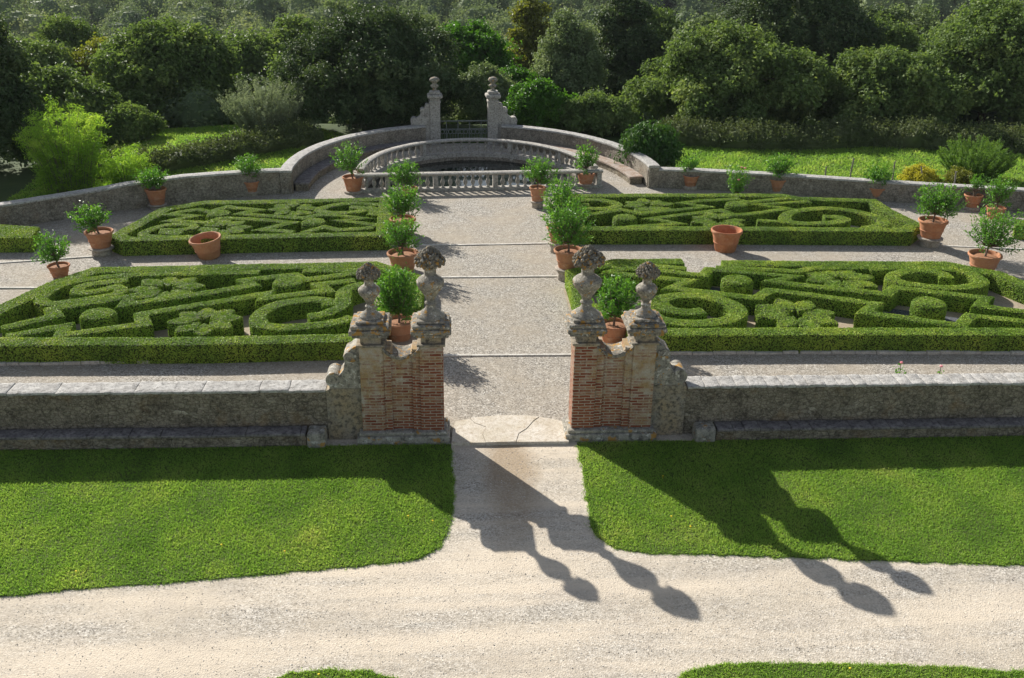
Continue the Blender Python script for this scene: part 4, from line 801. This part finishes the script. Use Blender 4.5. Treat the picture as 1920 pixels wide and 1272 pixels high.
# ------------------------------------------------------------------ pots and potted citrus
def pot_mesh(m, D, H, bands=1):
    R = D/2; b_ = R*.66
    prof = [(.001, 0), (b_*.97, 0), (b_, .02), (b_+(R*.9-b_)*.35, H*.36)]
    prof += [(b_+(R*.9-b_)*.38+.012, H*.38), (b_+(R*.9-b_)*.44+.012, H*.42), (b_+(R*.9-b_)*.46, H*.44)]
    prof += [(R*.90, H*.84), (R*.90, H*.85), (R*.985, H*.875), (R, H*.91), (R, H*.965), (R*.965, H), (R*.90, H*.995), (R*.86, H*.95), (R*.82, H*.80), (R*.70, H*.30), (.001, H*.28)]
    lathe(m, prof, 40, amp=.004, f=3)
def citrus(rec, lab, seed, name='potted_citrus', flower=False, lean=0., dens=1.):
    n_, x, y, D, hr, ph, wpl, dx, ztop = rec
    g = np.random.default_rng(seed); H = hr-ph; z0 = ph+.002
    r = thing(name, (x, y, z0), lab, 'potted tree', 'potted citrus trees round the garden')
    m = M(); pot_mesh(m, D, H); part('pot', m, MTER, r, smooth=True, sharp=50)
    m = M(); R = D*.41; lathe(m, [(.001, H*.86), (R*.5, H*.865), (R*.9, H*.84), (R, H*.80)], 24, amp=.012, f=7); part('soil', m, MSOIL, r, smooth=True)
    zt = ztop-z0; W = wpl; zb = H+.12*(zt-H); cz = (zb+zt)/2; hh = (zt-zb)/2
    m = M(); tr0 = np.array([0, 0, H*.8]); fork = np.array([dx*.25, 0, H+.16*(zt-H)]); tube(m, [tr0, (tr0+fork)/2+g.normal(size=3)*.012, fork], [.032, .028, .026], 7)
    nb = int(34*dens*max(.8, W)**1.3); a_ = W/2; P = []; N = []; A = []; vv = []
    zlo = H+.10
    for k in range(nb):
        q = math.sqrt((k+.5)/nb)*g.uniform(.8, 1.05); a = 2.39996*k+g.uniform(-.3, .3); dome_ = math.sqrt(max(0, 1-.8*min(1, q)**2))
        lay = 1. if k % 3 else g.uniform(.25, .7)
        e = np.array([dx+a_*q*math.cos(a), a_*q*math.sin(a), zlo+(zt-zlo)*(.28+.72*dome_)*lay*g.uniform(.82, 1.06)])
        if q > .75: e[2] -= g.uniform(0, .18)*(zt-zlo)
        mid = fork*.45+e*.55+np.array([0, 0, -.06*(zt-H)])+g.normal(size=3)*.02
        tube(m, [fork, mid, e], [.014, .008, .003], 4)
        nlv = int(g.uniform(28, 44)); t = g.uniform(.45, 1.04, nlv)[:, None]; pt = np.where(t < .55, fork+(mid-fork)*t/.55, mid+(e-mid)*(t-.55)/.45)
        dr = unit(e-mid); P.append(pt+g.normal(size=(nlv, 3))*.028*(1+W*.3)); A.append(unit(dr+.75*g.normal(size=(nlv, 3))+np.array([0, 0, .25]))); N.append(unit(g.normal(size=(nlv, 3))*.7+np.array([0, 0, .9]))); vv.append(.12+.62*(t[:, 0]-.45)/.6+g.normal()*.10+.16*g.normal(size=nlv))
    part('trunk', m, MBARK, r)
    m = M(); P = np.concatenate(P); A = np.concatenate(A); N = np.concatenate(N); vv = np.clip(np.concatenate(vv), 0, 1); P[:, 2] = np.maximum(P[:, 2], H+.03+.05*g.random(len(P)))
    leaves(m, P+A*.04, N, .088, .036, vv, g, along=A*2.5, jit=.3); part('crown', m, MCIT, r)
    return r
def pedestal(rec, lab):
    n_, x, y, D, hr, ph = rec[:6]
    if ph < .04: return
    m = M(); R = D*.40
    if ph > .13: lathe(m, [(.001, 0), (R*.82, 0), (R*.86, ph*.1), (R*.80, ph*.45), (R*.95, ph*.72), (R*1.08, ph*.8), (R*1.08, ph*.95), (R*1.0, ph), (.001, ph)], 28, amp=.008)
    else: lathe(m, [(.001, 0), (R*1.05, 0), (R*1.1, ph*.3), (R*1.08, ph*.85), (R*1.0, ph), (.001, ph)], 28, amp=.006)
    solo('pot_pedestal', m, MPED, (x, y, 0), lab, 'pedestal', 'stone pedestals under pots', local=True, smooth=True, sharp=50)
PT = {p[0]: p for p in POTS}
PL = {
 'a': ('potted citrus against the left boundary wall, further left of two', 'flat stone under the pot at the left boundary wall, left of two'),
 'b': ('potted citrus by the corner of left boundary wall and curved wall', 'flat stone under the pot at the corner of the left boundary wall'),
 'c': ('leafy citrus in a big pot raised on a stone block left of far left parterre', 'stone block under the big pot left of the far left parterre'),
 'd': ('small rounded potted citrus at the back left corner of the near left parterre', ''),
 'f': ('potted citrus with one tall shoot at the left end of the straight balustrade', 'round stone under the pot at the left end of the balustrade'),
 'g': ('potted citrus in front of the straight balustrade, last on the left of the path', ''),
 'h': ('wide dark green citrus, third from the gate along the left of the path', ''),
 'i': ('open-branched citrus in a wide terracotta pot just beyond the left gate urn', ''),
 'j': ('dense bright green shrub in a terracotta pot behind the left gate pier', ''),
 'k': ('potted citrus on a pedestal in front of the straight balustrade, right of the path', 'pale pedestal under the pot in front of the balustrade right of the path'),
 'l': ('round-headed citrus in a terracotta pot at the right end of the straight balustrade', 'round stone under the pot at the right end of the balustrade'),
 'm': ('tall bushy citrus right of the path, its pot hidden behind the next plant', 'pale pedestal mostly hidden behind the bushy citrus right of the path'),
 'n': ('tall bushy citrus on a stone foot next to the inner right urn', 'stone foot under the tall bushy citrus beside the inner right urn'),
 'o': ('loose bright green citrus in a terracotta pot behind the right gate pier', ''),
 'q': ('small thin potted citrus at the left end of the right boundary wall', 'round stone disc under the small pot at the right boundary wall'),
 'r': ('potted citrus in the middle of the right boundary wall, right of the rose bush', 'low stone under the pot right of the rose bush'),
 's': ('potted citrus at the right boundary wall behind the slanted end of the far right parterre', ''),
 't': ('large bushy citrus on a stone foot at the right corner of the far right parterre', 'stone foot under the large pot at the right corner of far right parterre'),
 'u': ('sparse small potted citrus at the right boundary wall before the upright shrub', 'low stone under the sparse potted citrus at the right wall'),
 'v': ('leafy potted citrus near the right edge, behind the biggest citrus', ''),
 'w': ('biggest spreading citrus in a wide terracotta pot behind the near right parterre', '')}
for k, (nm, (lab, pl)) in enumerate(PL.items()):
    rec = list(PT[nm])
    if nm == 'i': rec[6] = 1.3
    if rec[5] < .04: rec[5] = 0.
    if nm == 'o': rec[1] = 2.66
    if nm == 'a': rec[2] = 15.5; rec[1] = -10.6
    citrus(rec, lab, 300+k, dens={'j': 3.0, 'o': 1.5, 'm': 1.5, 'n': 1.5, 'u': .5, 'q': .6, 'h': 1.3, 't': 1.3}.get(nm, 1.0))
    if pl: pedestal(rec, pl)
m = M(); pot_mesh(m, .90, .58); r = solo('empty_pot', m, MTER, (-7.86, 10.62, .012), 'empty leaning terracotta pot in front of the far left parterre', 'flower pot', 'empty terracotta pots', local=True, smooth=True, sharp=50); r.rotation_euler = (R2(5), R2(-7), 0)
m = M(); pot_mesh(m, .92, .64); r = solo('empty_pot', m, MTER, (6.92, 11.05, 0), 'empty upright terracotta pot in front of the far right parterre', 'flower pot', 'empty terracotta pots', local=True, smooth=True, sharp=50)
# ------------------------------------------------------------------ trees
def trunk_mesh(g, H, W, zc):
    m = M(); r0 = .05+.022*H
    pts = [np.array([0, 0, -.3]), np.array([g.normal()*.05, g.normal()*.05, zc*.45]), np.array([g.normal()*.12, g.normal()*.12, zc])]
    tube(m, pts, [r0*1.25, r0, r0*.75], 8)
    for k in range(6):
        a = k*1.05+g.uniform(-.4, .4); e = pts[2]+np.array([math.cos(a)*W*.3, math.sin(a)*W*.3, g.uniform(.1, .35)*H]); mid = (pts[2]*.6+e*.4)+np.array([0, 0, .05*H])
        tube(m, [pts[1]*.3+pts[2]*.7, mid, e], [r0*.55, r0*.35, r0*.12], 6)
    return m
def crown_mesh(g, W, H, zb, n, ln, wd, nl=26, dome=.2, upright=0., lump=.22, cl=12):
    """leaf faces in sprays on many uneven lobes that fill a dome; W width, H height above zb"""
    m = M(); a_ = W/2; lob = []; nl = int(nl*1.9)
    for k in range(nl):
        t = (k+.5)/nl; ph = k*2.39996+g.uniform(-.5, .5); cz = t**.85; rr = math.sqrt(max(0., 1-(max(0, cz-dome)/(1-dome+.02))**2))**1.15*(1 if cz > dome else .86+.14*cz/dome)
        lr = lump*min(a_, H*.62)*g.uniform(.5, 1.5); k2 = g.uniform(.6, 1.13)
        p = np.array([(a_-lr*.7)*rr*k2*math.cos(ph), (a_-lr*.7)*rr*k2*math.sin(ph), zb+lr*.5+(H-lr*1.75)*cz*g.uniform(.86, 1.07)]); lob.append((p, lr))
    lob.append((np.array([0, 0, zb+H*.45]), min(a_, H*.55)*.74)); lob.append((np.array([0, 0, zb+H*.25]), min(a_, H*.5)*.74))
    tot = sum(l*l for _, l in lob); LV = np.array([l[0] for l in lob]); LR = np.array([l[1] for l in lob])
    ps = []; ns = []; vs = []
    for j, (p, lr) in enumerate(lob):
        k = max(2, int(n*lr*lr/tot*1.5/cl)); d = unit(g.normal(size=(k, 3))); d[:, 2] = np.where(d[:, 2] < -.35, -d[:, 2], d[:, 2])
        sq = np.array([g.uniform(.85, 1.2), g.uniform(.85, 1.2), g.uniform(.7, 1.0)])
        P = p+d*sq*lr*(1+.22*noise(d+j*3, 2.6)[:, None])*(1+.16*g.normal(size=(k, 1)))
        dd = np.linalg.norm((P[:, None]-LV[None])/LR[None, :, None], axis=-1); dd[:, j] = 9; P = P[dd.min(1) > .8]; dk = d[dd.min(1) > .8]
        k = len(P); lv = g.normal(.42, .07); cv = lv+.15*g.normal(size=k)
        stick = unit(dk+np.array([0, 0, .5])+.5*g.normal(size=(k, 3)))           # each spray grows out along a twig
        u = g.uniform(-.6, 1., (k, cl, 1)); Q = P[:, None]+stick[:, None]*u*ln*1.5+g.normal(size=(k, cl, 3))*ln*.62
        ps.append(Q.reshape(-1, 3)); ns.append(np.repeat(unit(dk*.9+np.array([0, 0, .45])), cl, 0)); vs.append(np.clip(np.repeat(cv, cl)+.12*g.normal(size=k*cl), 0, 1))
        if lr > .3*min(a_, H*.5): lathe(m, [(.01, -.5*lr), (.42*lr, -.38*lr), (.55*lr, 0), (.42*lr, .38*lr), (.01, .5*lr)], 9, p, amp=.1*lr, f=2/lr, v=.4)  # solid core added inside the big lobes to block light
    P = np.concatenate(ps); N = np.concatenate(ns); v = np.concatenate(vs)
    leaves(m, P, N, ln, wd, v, g, jit=.5, along=(np.array([0, 0, upright])+.0*P) if upright else None)
    return m
TN = [0]
def tree(name, lab, cat, x, y, ztop, W, mat, n, ln=.17, wd=.10,  zb=None, grp='trees behind the garden', zbase=None, stub=.12, **k):
    TN[0] += 1; g = np.random.default_rng(900+TN[0]); z0 = float(terr(x, y)) if zbase is None else zbase; H = ztop-z0
    r = thing(name, (x, y, z0), lab, cat, grp); part('trunk', trunk_mesh(g, H, W, H*.35), MTRUNK, r)
    b_ = H*stub if zb is None else zb-z0
    part('crown', crown_mesh(g, W, H-b_, b_, int(n*1.9), ln*1.12, wd*1.3, **k), mat, r); return r
tree('holm_oak', 'broad dark domed holm oak standing left of the rear gate', 'tree', -4.6, 29.8, 5.1, 8.6, MHOLM, 42000, .15, .07, stub=.05, nl=44, dome=0.16)
tree('broadleaf_tree', 'bright green round tree rising behind the left rear post', 'tree', -.2, 42, 3.2, 5.6, MGREEN, 22000, .16, .11, stub=.1, nl=26)
tree('broadleaf_tree', 'tall olive yellow tree behind the right rear post', 'tree', 3.9, 50, 3.6, 3.6, MYEL, 14000, .18, .12, stub=.1, dome=0.27)
tree('holm_oak', 'narrow grey green oak right of the rear gate, in front of the yellow tree', 'tree', 5.0, 37.5, 3.9, 3.9, MGREY, 18000, .14, .07, stub=.08, dome=0.25)
tree('holm_oak', 'tall dark grey oak between the rear gate and the big round bush', 'tree', 8.9, 43, 4.6, 4.4, MHOLM, 18000, .16, .08, stub=.08, dome=0.27)
tree('holm_oak', 'large dark round bushy oak above the right meadow', 'tree', 11.7, 30.5, 4.2, 8.6, MOAK, 38000, .15, .09, stub=.03, nl=40, dome=0.18)
tree('holm_oak', 'massive black green oak rising above the round bushy oak on the right', 'tree', 18.0, 41, 6.8, 9.4, MHOLM, 34000, .17, .08, stub=.05, nl=40, dome=0.20)
tree('oak_tree', 'low spreading oak right of the round bushy oak behind the brambles', 'tree', 18.9, 29.3, 3.55, 6.4, MOAK, 28000, .15, .09, stub=.03, nl=32, dome=0.20)
tree('oak_tree', 'tall olive green oak at the right edge behind the brambles', 'tree', 24.6, 31, 5.4, 6.0, MOAK, 26000, .16, .10, stub=.05, nl=32, dome=0.25)
tree('cypress', 'near black tree cut off by the left edge of the photo', 'tree', -18.4, 21.5, 6.2, 4.0, MHOLM, 20000, .14, .07, stub=.02, nl=30, dome=0.32)
tree('oak_tree', 'olive green oak in the left wood behind the bamboo', 'tree', -19.2, 28.5, 2.5, 6.2, MOAK, 26000, .17, .10, stub=.06, nl=32)
tree('oak_tree', 'large dark oak in the left wood between the bamboo and the silvery bush', 'tree', -15.2, 35, 3.8, 6.9, MOAK, 36000, .17, .10, stub=.05, nl=40, dome=0.23)
tree('oak_tree', 'small pale oak sapling at the foot of the left wood', 'tree', -15.2, 27.6, 1.0, 2.6, MOAK, 7000, .13, .07, stub=.05, nl=14)
tree('hazel_bush', 'light green leafy bush right of the right rear post', 'shrub', 2.7, 28.6, 1.9, 3.3, MGREEN, 12000, .13, .09, stub=.03, nl=20, grp='shrubs behind the garden')
tree('hazel_bush', 'low grey green bush behind the right curved wall', 'shrub', 5.3, 28.2, 1.5, 3.6, MOAK, 12000, .13, .08, stub=.03, nl=20, grp='shrubs behind the garden')
tree('holm_oak', 'grey oak in the gap behind the iron gate', 'tree', .4, 33.5, 1.9, 3.2, MGREY, 10000, .14, .07, stub=.05, nl=20)
tree('oak_tree', 'mid green oak in the left wood behind the large dark oak', 'tree', -13.6, 48, 1.7, 7.0, MOAK, 22000, .22, .13, stub=.1, nl=32)
tree('oak_tree', 'olive oak behind the left flank of the domed oak', 'tree', -9.0, 44, 2.0, 6.0, MOAK, 20000, .19, .11, stub=.1, nl=28)
tree('oak_tree', 'dark oak at the far left above the bamboo', 'tree', -30, 47, 2.2, 9.0, MOAK, 20000, .21, .12, stub=.1, nl=30)
tree('oak_tree', 'grey green oak left of the tall dark grey oak', 'tree', 8.6, 52, 1.9, 6.0, MGREY, 18000, .2, .11, stub=.1, nl=28)
tree('oak_tree', 'grey green oak at the top right behind the massive oak', 'tree', 28.5, 50, 3.6, 8.0, MGREY, 20000, .21, .11, stub=.1, nl=30)
tree('oak_tree', 'olive oak between the massive oak and the right edge', 'tree', 24.0, 42, 3.6, 6.5, MOAK, 18000, .18, .1, stub=.1, nl=28)
tree('broadleaf_tree', 'small bright green tree low behind the rear posts', 'tree', 2.1, 36, 1.4, 2.8, MGREEN, 9000, .14, .1, stub=.1, nl=18)
for i_, (where, x, y, zt_, w_, mt_) in enumerate([('left wood, upper left behind the bamboo top', -25.1, 44, 1.8, 5.2, MOAK),
    ("left wood, above the bamboo's right side", -22.0, 46, 1.6, 5.4, MYEL),
    ('between the large dark oak and the domed oak, lower of two', -11.7, 38, 0.5, 3.4, MHOLM),
    ('between the large dark oak and the domed oak, grey crown', -15.5, 48, 0.7, 4.9, MGREY),
    ('above the left shoulder of the domed oak', -10.8, 50, 2.4, 5.1, MOAK),
    ('directly behind the top of the domed oak', -8.7, 56, 3.0, 5.8, MGREY),
    ('between the domed oak and the bright green tree', -3.5, 54, 2.3, 5.4, MGREY),
    ('behind the left side of the round bushy oak', 12.9, 42, 3.2, 4.2, MGREY),
    ('above the round bushy oak, left of the massive oak', 12.6, 51, 3.0, 5.1, MOAK),
    ('behind the tall dark grey oak', 10.5, 53, 3.8, 5.2, MGREY),
    ("at the top, left of the massive oak's crown", 19.9, 54, 4.1, 6.5, MHOLM),
    ('right of the massive oak, dark crown', 26.1, 48, 3.4, 5.7, MHOLM),
    ('right of the massive oak, nearer the right edge', 30.2, 44, 4.1, 5.7, MOAK),
    ('small dark crown between yellow tree and tall dark oak', 6.4, 46, 2.6, 4.2, MHOLM),
    ('far upper left corner of the wood', -27.4, 56, 2.1, 6.2, MOAK),
    ('upper left, right above the large dark oak', -20.5, 54, 2.0, 6.0, MGREY)]):
    tree('oak_tree', 'woodland oak '+where, 'tree', x, y, zt_, w_, mt_, 15000, .2, .11, stub=.08, nl=26, dome=.15)
tree('laurel_bush', 'glossy dark laurel bush behind the right end of the curved wall', 'shrub', 6.4, 20.7, 1.65, 2.1, MLAUR, 4200, .15, .06, stub=.02, nl=16, dome=0.32, upright=1.1, grp='shrubs behind the garden')
tree('golden_shrub', 'small golden yellow shrub behind the right boundary wall', 'shrub', 15.6, 17.7, .92, 1.35, MGOLD, 5200, .06, .03, stub=.02, nl=14, grp='shrubs behind the garden')
tree('low_shrub', 'low olive shrub between the golden shrub and the upright shrub', 'shrub', 16.8, 17.3, .88, 1.2, MYEL, 4200, .06, .035, stub=.02, nl=14, grp='shrubs behind the garden')
# upright needle shrub: many shoots fanning from the base
def shoots(name, lab, cat, x, y, n, H, fan, mat, ln, wd, per, g, grp=None, droop=0., along=.6, rbase=.3, culm=.008, mid=1):
    z0 = float(terr(x, y)); r = thing(name, (x, y, z0), lab, cat, grp); st = M(); lf = M()
    for k in range(n):
        q = math.sqrt((k+.5)/n); a = k*2.39996; L = H*g.uniform(.72, 1.05)*(1-.25*q*q); d0 = unit(np.array([math.cos(a)*fan*q, math.sin(a)*fan*q, 1.])+.06*g.normal(size=3)); b0 = np.array([rbase*q*math.cos(a), rbase*q*math.sin(a), -.05])
        t = np.linspace(0, 1, 7)[:, None]; P = b0+d0*L*t; P[:, 2] -= droop*L*(t[:, 0]**3); P[:, :2] += droop*.7*L*(t**3)*np.array([math.cos(a), math.sin(a)])
        tube(st, P, np.linspace(culm, culm*.35, 7), 4)
        u = g.random(per)**.75*(1-.12)+.12; pts = np.stack([np.interp(u, t[:, 0], P[:, i]) for i in range(3)], -1)
        pts = pts+g.normal(size=(per, 3))*.05*L*.35; N = unit(g.normal(size=(per, 3))+np.array([0, 0, .4])); al = d0*along+(1-along)*g.normal(size=(per, 3))+np.array([0, 0, -droop])
        leaves(lf, pts, N, ln, wd, np.clip(.15+.5*u+.2*g.normal(size=per), 0, 1), g, along=al, jit=.3)
    part('stems', st, MBARK, r); part('foliage', lf, mat, r); return r
g = np.random.default_rng(77)
shoots('upright_shrub', 'round green shrub of upright needle-like shoots behind the right boundary wall', 'shrub', 18.35, 19.2, 190, 1.75, .95, MROSM, .10, .022, 150, g, 'shrubs behind the garden', 0, .85, .55)
shoots('willow_bush', 'silvery grey bush in front of the left flank of the domed oak', 'shrub', -9.0, 26.4, 170, 2.75, .62, MSILV, .15, .03, 120, g, 'shrubs behind the garden', .06, .55, .7, .010)
def bamboo(lab, x, y, n, H, rb, lean, g, per=26):
    z0 = float(terr(x, y)); r = thing('bamboo', (x, y, z0), lab, 'bamboo', 'bamboo clumps behind the left wall'); st = M(); P = []; A = []; V = []
    for k in range(n):
        q = math.sqrt((k+.5)/n); a = k*2.39996; L = H*g.uniform(.62, 1.04)*(1-.30*q*q); ou = np.array([math.cos(a), math.sin(a), 0])
        t = np.linspace(0, 1, 8)[:, None]; C_ = ou*rb*q+np.array([0, 0, 1.])*L*t+ou*lean*L*(t**2.2)*(.35+q)-np.array([0, 0, .10*L])*(t**4); tube(st, C_, np.linspace(.014, .004, 8), 5)
        for j in range(11):
            u = g.uniform(.10, 1.0); c = np.array([np.interp(u, t[:, 0], C_[:, i]) for i in range(3)]); d = unit(ou*.4+g.normal(size=3)*np.array([1, 1, .35])); c = c+d*g.uniform(.04, .30)*(1.1-u*.6)
            P.append(c+g.normal(size=(per, 3))*np.array([.085, .085, .055])); A.append(unit(d+g.normal(size=(per, 3))*.6+np.array([0, 0, -.35]))); V.append(.20+.45*u+g.normal()*.08+.16*g.normal(size=per))
    P = np.concatenate(P); A = np.concatenate(A); lf = M(); leaves(lf, P, unit(g.normal(size=P.shape)*.8+np.array([0, 0, .8])), .13, .024, np.clip(np.concatenate(V), 0, 1), g, along=A*2, jit=.3)
    part('culms', st, MBARK, r); part('foliage', lf, MBAMB, r)
bamboo('tall feathery yellow green bamboo clump behind the left boundary wall', -13.95, 17.3, 105, 3.6, .78, .20, g, 22)
bamboo('smaller arching bamboo tuft right of the tall bamboo clump', -12.3, 18.0, 26, 1.75, .4, .35, g)
# bramble hedgerows
def bramble(pts, w_, h, lab, seed, dens=520):
    g = np.random.default_rng(seed); m = M(); P = catmull(pts, .3); z = terr(P[:, 0], P[:, 1])
    hv = h*(1+.33*noise(np.c_[P, 0*P[:, :1]], .9)); a = w_/2
    prof = [(-a, -.1), (-a*1.1, h*.4), (-a*.8, h*.8), (-a*.3, h), (a*.3, h), (a*.8, h*.8), (a*1.1, h*.4), (a, -.1)]
    sweep(m, P, prof[::-1], False, .25, .3, 1.7, z=z+hv-h); V, Q, T = m.arrays(); Ps, N = scatter(V, Q, dens, g, -.2); n = len(Ps)
    m2 = M(); leaves(m2, Ps+N*np.abs(g.normal(size=(n, 1)))*.17, N, .115, .06, np.clip(.4+.2*noise(Ps, 2.5)+.2*g.normal(size=n), 0, 1), g, jit=.9)
    for a_, q, t in zip(m2.V, m2.Q, m2.vq): m.add(a_, q, v=t)
    V0 = (float(P[0][0]), float(P[0][1]), float(z[0])); solo('bramble_hedge', m, MBRAM, V0, lab, 'hedge', 'bramble hedges beyond the meadow')
bramble([(7.7, 26.0), (9.0, 25.7), (11.1, 25.0), (13.8, 24.9), (16.8, 25.6), (19.2, 24.9), (22.4, 24.2), (27, 23.5)], 1.7, .72, 'long wild bramble hedge beyond the right meadow', 1)
bramble([(-15.2, 19.6), (-13.3, 20.3), (-11.2, 21.6), (-9.2, 23.5), (-6.8, 25.6)], 1.2, .62, 'wild bramble hedge beyond the left meadow', 2)
# rose bush, roses, fence posts
x, y = 8.75, 16.75; r = thing('rose_bush', (x, y, 0), 'loose rose bush with a few pink flowers against the right boundary wall', 'rose bush'); g = np.random.default_rng(5)
st = M(); lf = M(); fl = M()
for k in range(16):
    a = k*2.4; q = math.sqrt((k+.5)/16); e = np.array([.42*q*math.cos(a), .25*q*math.sin(a), g.uniform(.5, 1.12)]); tube(st, [(0, 0, -.02), e*np.array([.5, .5, .6]), e], [.012, .008, .004], 5)
    n = 70; u = g.uniform(.35, 1.05, (n, 1)); P = e*u*np.array([1, 1, 1])+.075*g.normal(size=(n, 3)); leaves(lf, P, unit(g.normal(size=(n, 3))+np.array([0, 0, .6])), .07, .042, np.clip(g.normal(.5, .25, n), 0, 1), g)
    if k % 5 == 0: fl = M(); lathe(fl, [(.005, -.02), (.035, 0), (.042, .02), (.028, .035), (.004, .03)], 9, e+np.array([0, -.02, .05]), .006, 20); part('flower', fl, MPINK, r)
part('stems', st, MBARK, r); part('leaves', lf, MCIT, r)
def rose(x, y, h, lab):
    g = np.random.default_rng(int(x*10)); r = thing('rose_plant', (x, y, 0), lab, 'rose', 'roses behind the right front wall'); st = M(); lf = M(); fl = M()
    tube(st, [(0, 0, 0), (.02, 0, h*.5), (0, .01, h)], .007, 5); n = 60; P = np.c_[g.normal(size=(n, 2))*.07, g.uniform(h*.3, h*.95, n)]; leaves(lf, P, unit(g.normal(size=(n, 3))+np.array([0, 0, .6])), .06, .04, .5+0*P[:, 0], g)
    lathe(fl, [(.005, -.015), (.026, 0), (.032, .015), (.022, .03), (.004, .028)], 9, (0, 0, h), .006, 20); part('stem', st, MBARK, r); part('leaves', lf, MCIT, r); part('flower', fl, MPINK, r)
rose(7.72, .82, 1.12, 'pink rose on a leafy stem rising behind the right front wall'); rose(8.55, .85, 1.02, 'pink rose near the right edge just above the right front wall')
for k, (px, py, hh, lab) in enumerate([(12.5, 18.6, .62, 'leftmost thin grey fence post in the right meadow, shortest of the row'), (13.6, 19.0, .85, 'thin grey fence post in the meadow, second from the left of the row'), (14.75, 18.0, .95, 'thin grey fence post just left of the golden shrub'), (15.45, 17.2, .98, 'grey fence post in front of the golden shrub'), (16.35, 16.6, .95, 'leaning grey fence post between the golden shrub and the low olive shrub')]):
    m = M(); g = np.random.default_rng(k); tube(m, [(0, 0, -.1), (g.normal()*.01, 0, hh*.5), (g.normal()*.04, g.normal()*.03, hh)], [.03, .028, .026], 7); lathe(m, [(.026, hh-.002), (.02, hh+.01), (.001, hh+.012)], 7)
    solo('fence_post', m, MPOST, (px, py, 0), lab, 'post', 'fence posts in the right meadow', local=True)
# dandelions on the lawn
g = np.random.default_rng(12)
for k, (dx_, dy_) in enumerate([(-1.35, -2.75), (-1.75, -2.6), (-4.6, -3.3), (2.65, -1.5), (2.55, -2.75), (2.8, -3.05), (-6.6, -3.9), (-2.75, -6.2), (4.2, -6.35), (-3.6, -3.5)]):
    m = M(); tube(m, [(0, 0, 0), (.005, 0, .06)], .003, 4); lathe(m, [(.002, .05), (.014, .055), (.016, .061), (.009, .067), (.001, .067)], 10, amp=.002, f=40)
    solo('dandelion', m, MYFL, (dx_, dy_, .02), 'tiny yellow dandelion flower in the grass of the front lawns', 'flower', 'yellow dandelions on the front lawns', local=True)
# ------------------------------------------------------------------ the wooded hillside
g = np.random.default_rng(33); TPL = []
for k in range(6):
    mm = crown_mesh(np.random.default_rng(60+k), 6., 5.6, 0, 1050, .36, .25, nl=10, dome=.3, lump=.34, cl=7)
    lathe(mm, [(.05, .1), (1.9, .4), (2.2, 1.6), (1.7, 3.2), (.9, 4.3), (.02, 4.6)], 9, amp=.25, f=.8, v=.3); V, Q, T = mm.arrays(); TPL.append((V, Q, np.concatenate(mm.vq)))  # hidden solid core added to block light and give dark gaps between crowns
m = M(); nc = 0; yy = 62.
while yy < 262:
    sp = 5.0 if yy < 180 else 6.2; half = .56*(yy+17)+8
    for xx in np.arange(-half, half, sp):
        x = xx+g.uniform(-1.6, 1.6)+.5*sp*(nc % 2); y = yy+g.uniform(-1.6, 1.6)
        if y < 66 and abs(x-4) < 3: continue
        V, Q, v = TPL[g.integers(6)]; s = g.uniform(.72, 1.25)*sp/5.; a = g.uniform(0, 6.28); up = g.uniform(-.4, 2.6)
        c, s_ = math.cos(a)*s, math.sin(a)*s; cv = np.clip(g.normal(.40, .22), 0, 1)
        m.add(np.stack([x+V[:, 0]*c-V[:, 1]*s_, y+V[:, 0]*s_+V[:, 1]*c, terr(x, y)+up+V[:, 2]*s], -1), Q, v=np.clip(v-.42+cv, 0, 1)); nc += 1
    yy += sp*(.95 if yy > 100 else 1.5)
for k in range(230):
    y = g.uniform(31.5, 60); x = g.uniform(-.56*(y+17)-6, .60*(y+17)+4)
    if -11 < x < 9 and y < 33: continue
    V, Q, v = TPL[g.integers(6)]; s = g.uniform(.34, .55)+(.012*(y-32)); a = g.uniform(0, 6.28); c, s_ = math.cos(a)*s, math.sin(a)*s; cv = np.clip(g.normal(.30, .12), 0, 1)
    m.add(np.stack([x+V[:, 0]*c-V[:, 1]*s_, y+V[:, 0]*s_+V[:, 1]*c, terr(x, y)-.1+V[:, 2]*s*.85], -1), Q, v=np.clip(v-.42+cv, 0, 1))
tag(link('woodland', m.mesh('woodland', MFAR)), 'dense mixed woodland covering the far hillside', 'forest', kind='stuff')
print('woodland crowns', 'faces', sum(len(o.data.polygons) for o in sc.objects if o.type == 'MESH'), nc, 'objects', len(sc.objects))
# ------------------------------------------------------------------ air
m = M(); rbox(m, (-440, -45, -75), (440, 640, 19), .01, 300, 0)
hz = bpy.data.materials.new('haze_air'); hz.use_nodes = True; t = hz.node_tree; t.nodes.remove(t.nodes['Principled BSDF']); pv = t.nodes.new('ShaderNodeVolumePrincipled'); pv.inputs['Color'].default_value = (.86, .92, 1, 1); pv.inputs['Density'].default_value = .00014; pv.inputs['Anisotropy'].default_value = 0.
t.links.new(pv.outputs[0], t.nodes['Material Output'].inputs['Volume'])
o = link('haze', m.mesh('haze', hz)); tag(o, 'thin summer haze in the air over the garden and the wooded valley', 'haze', kind='stuff')
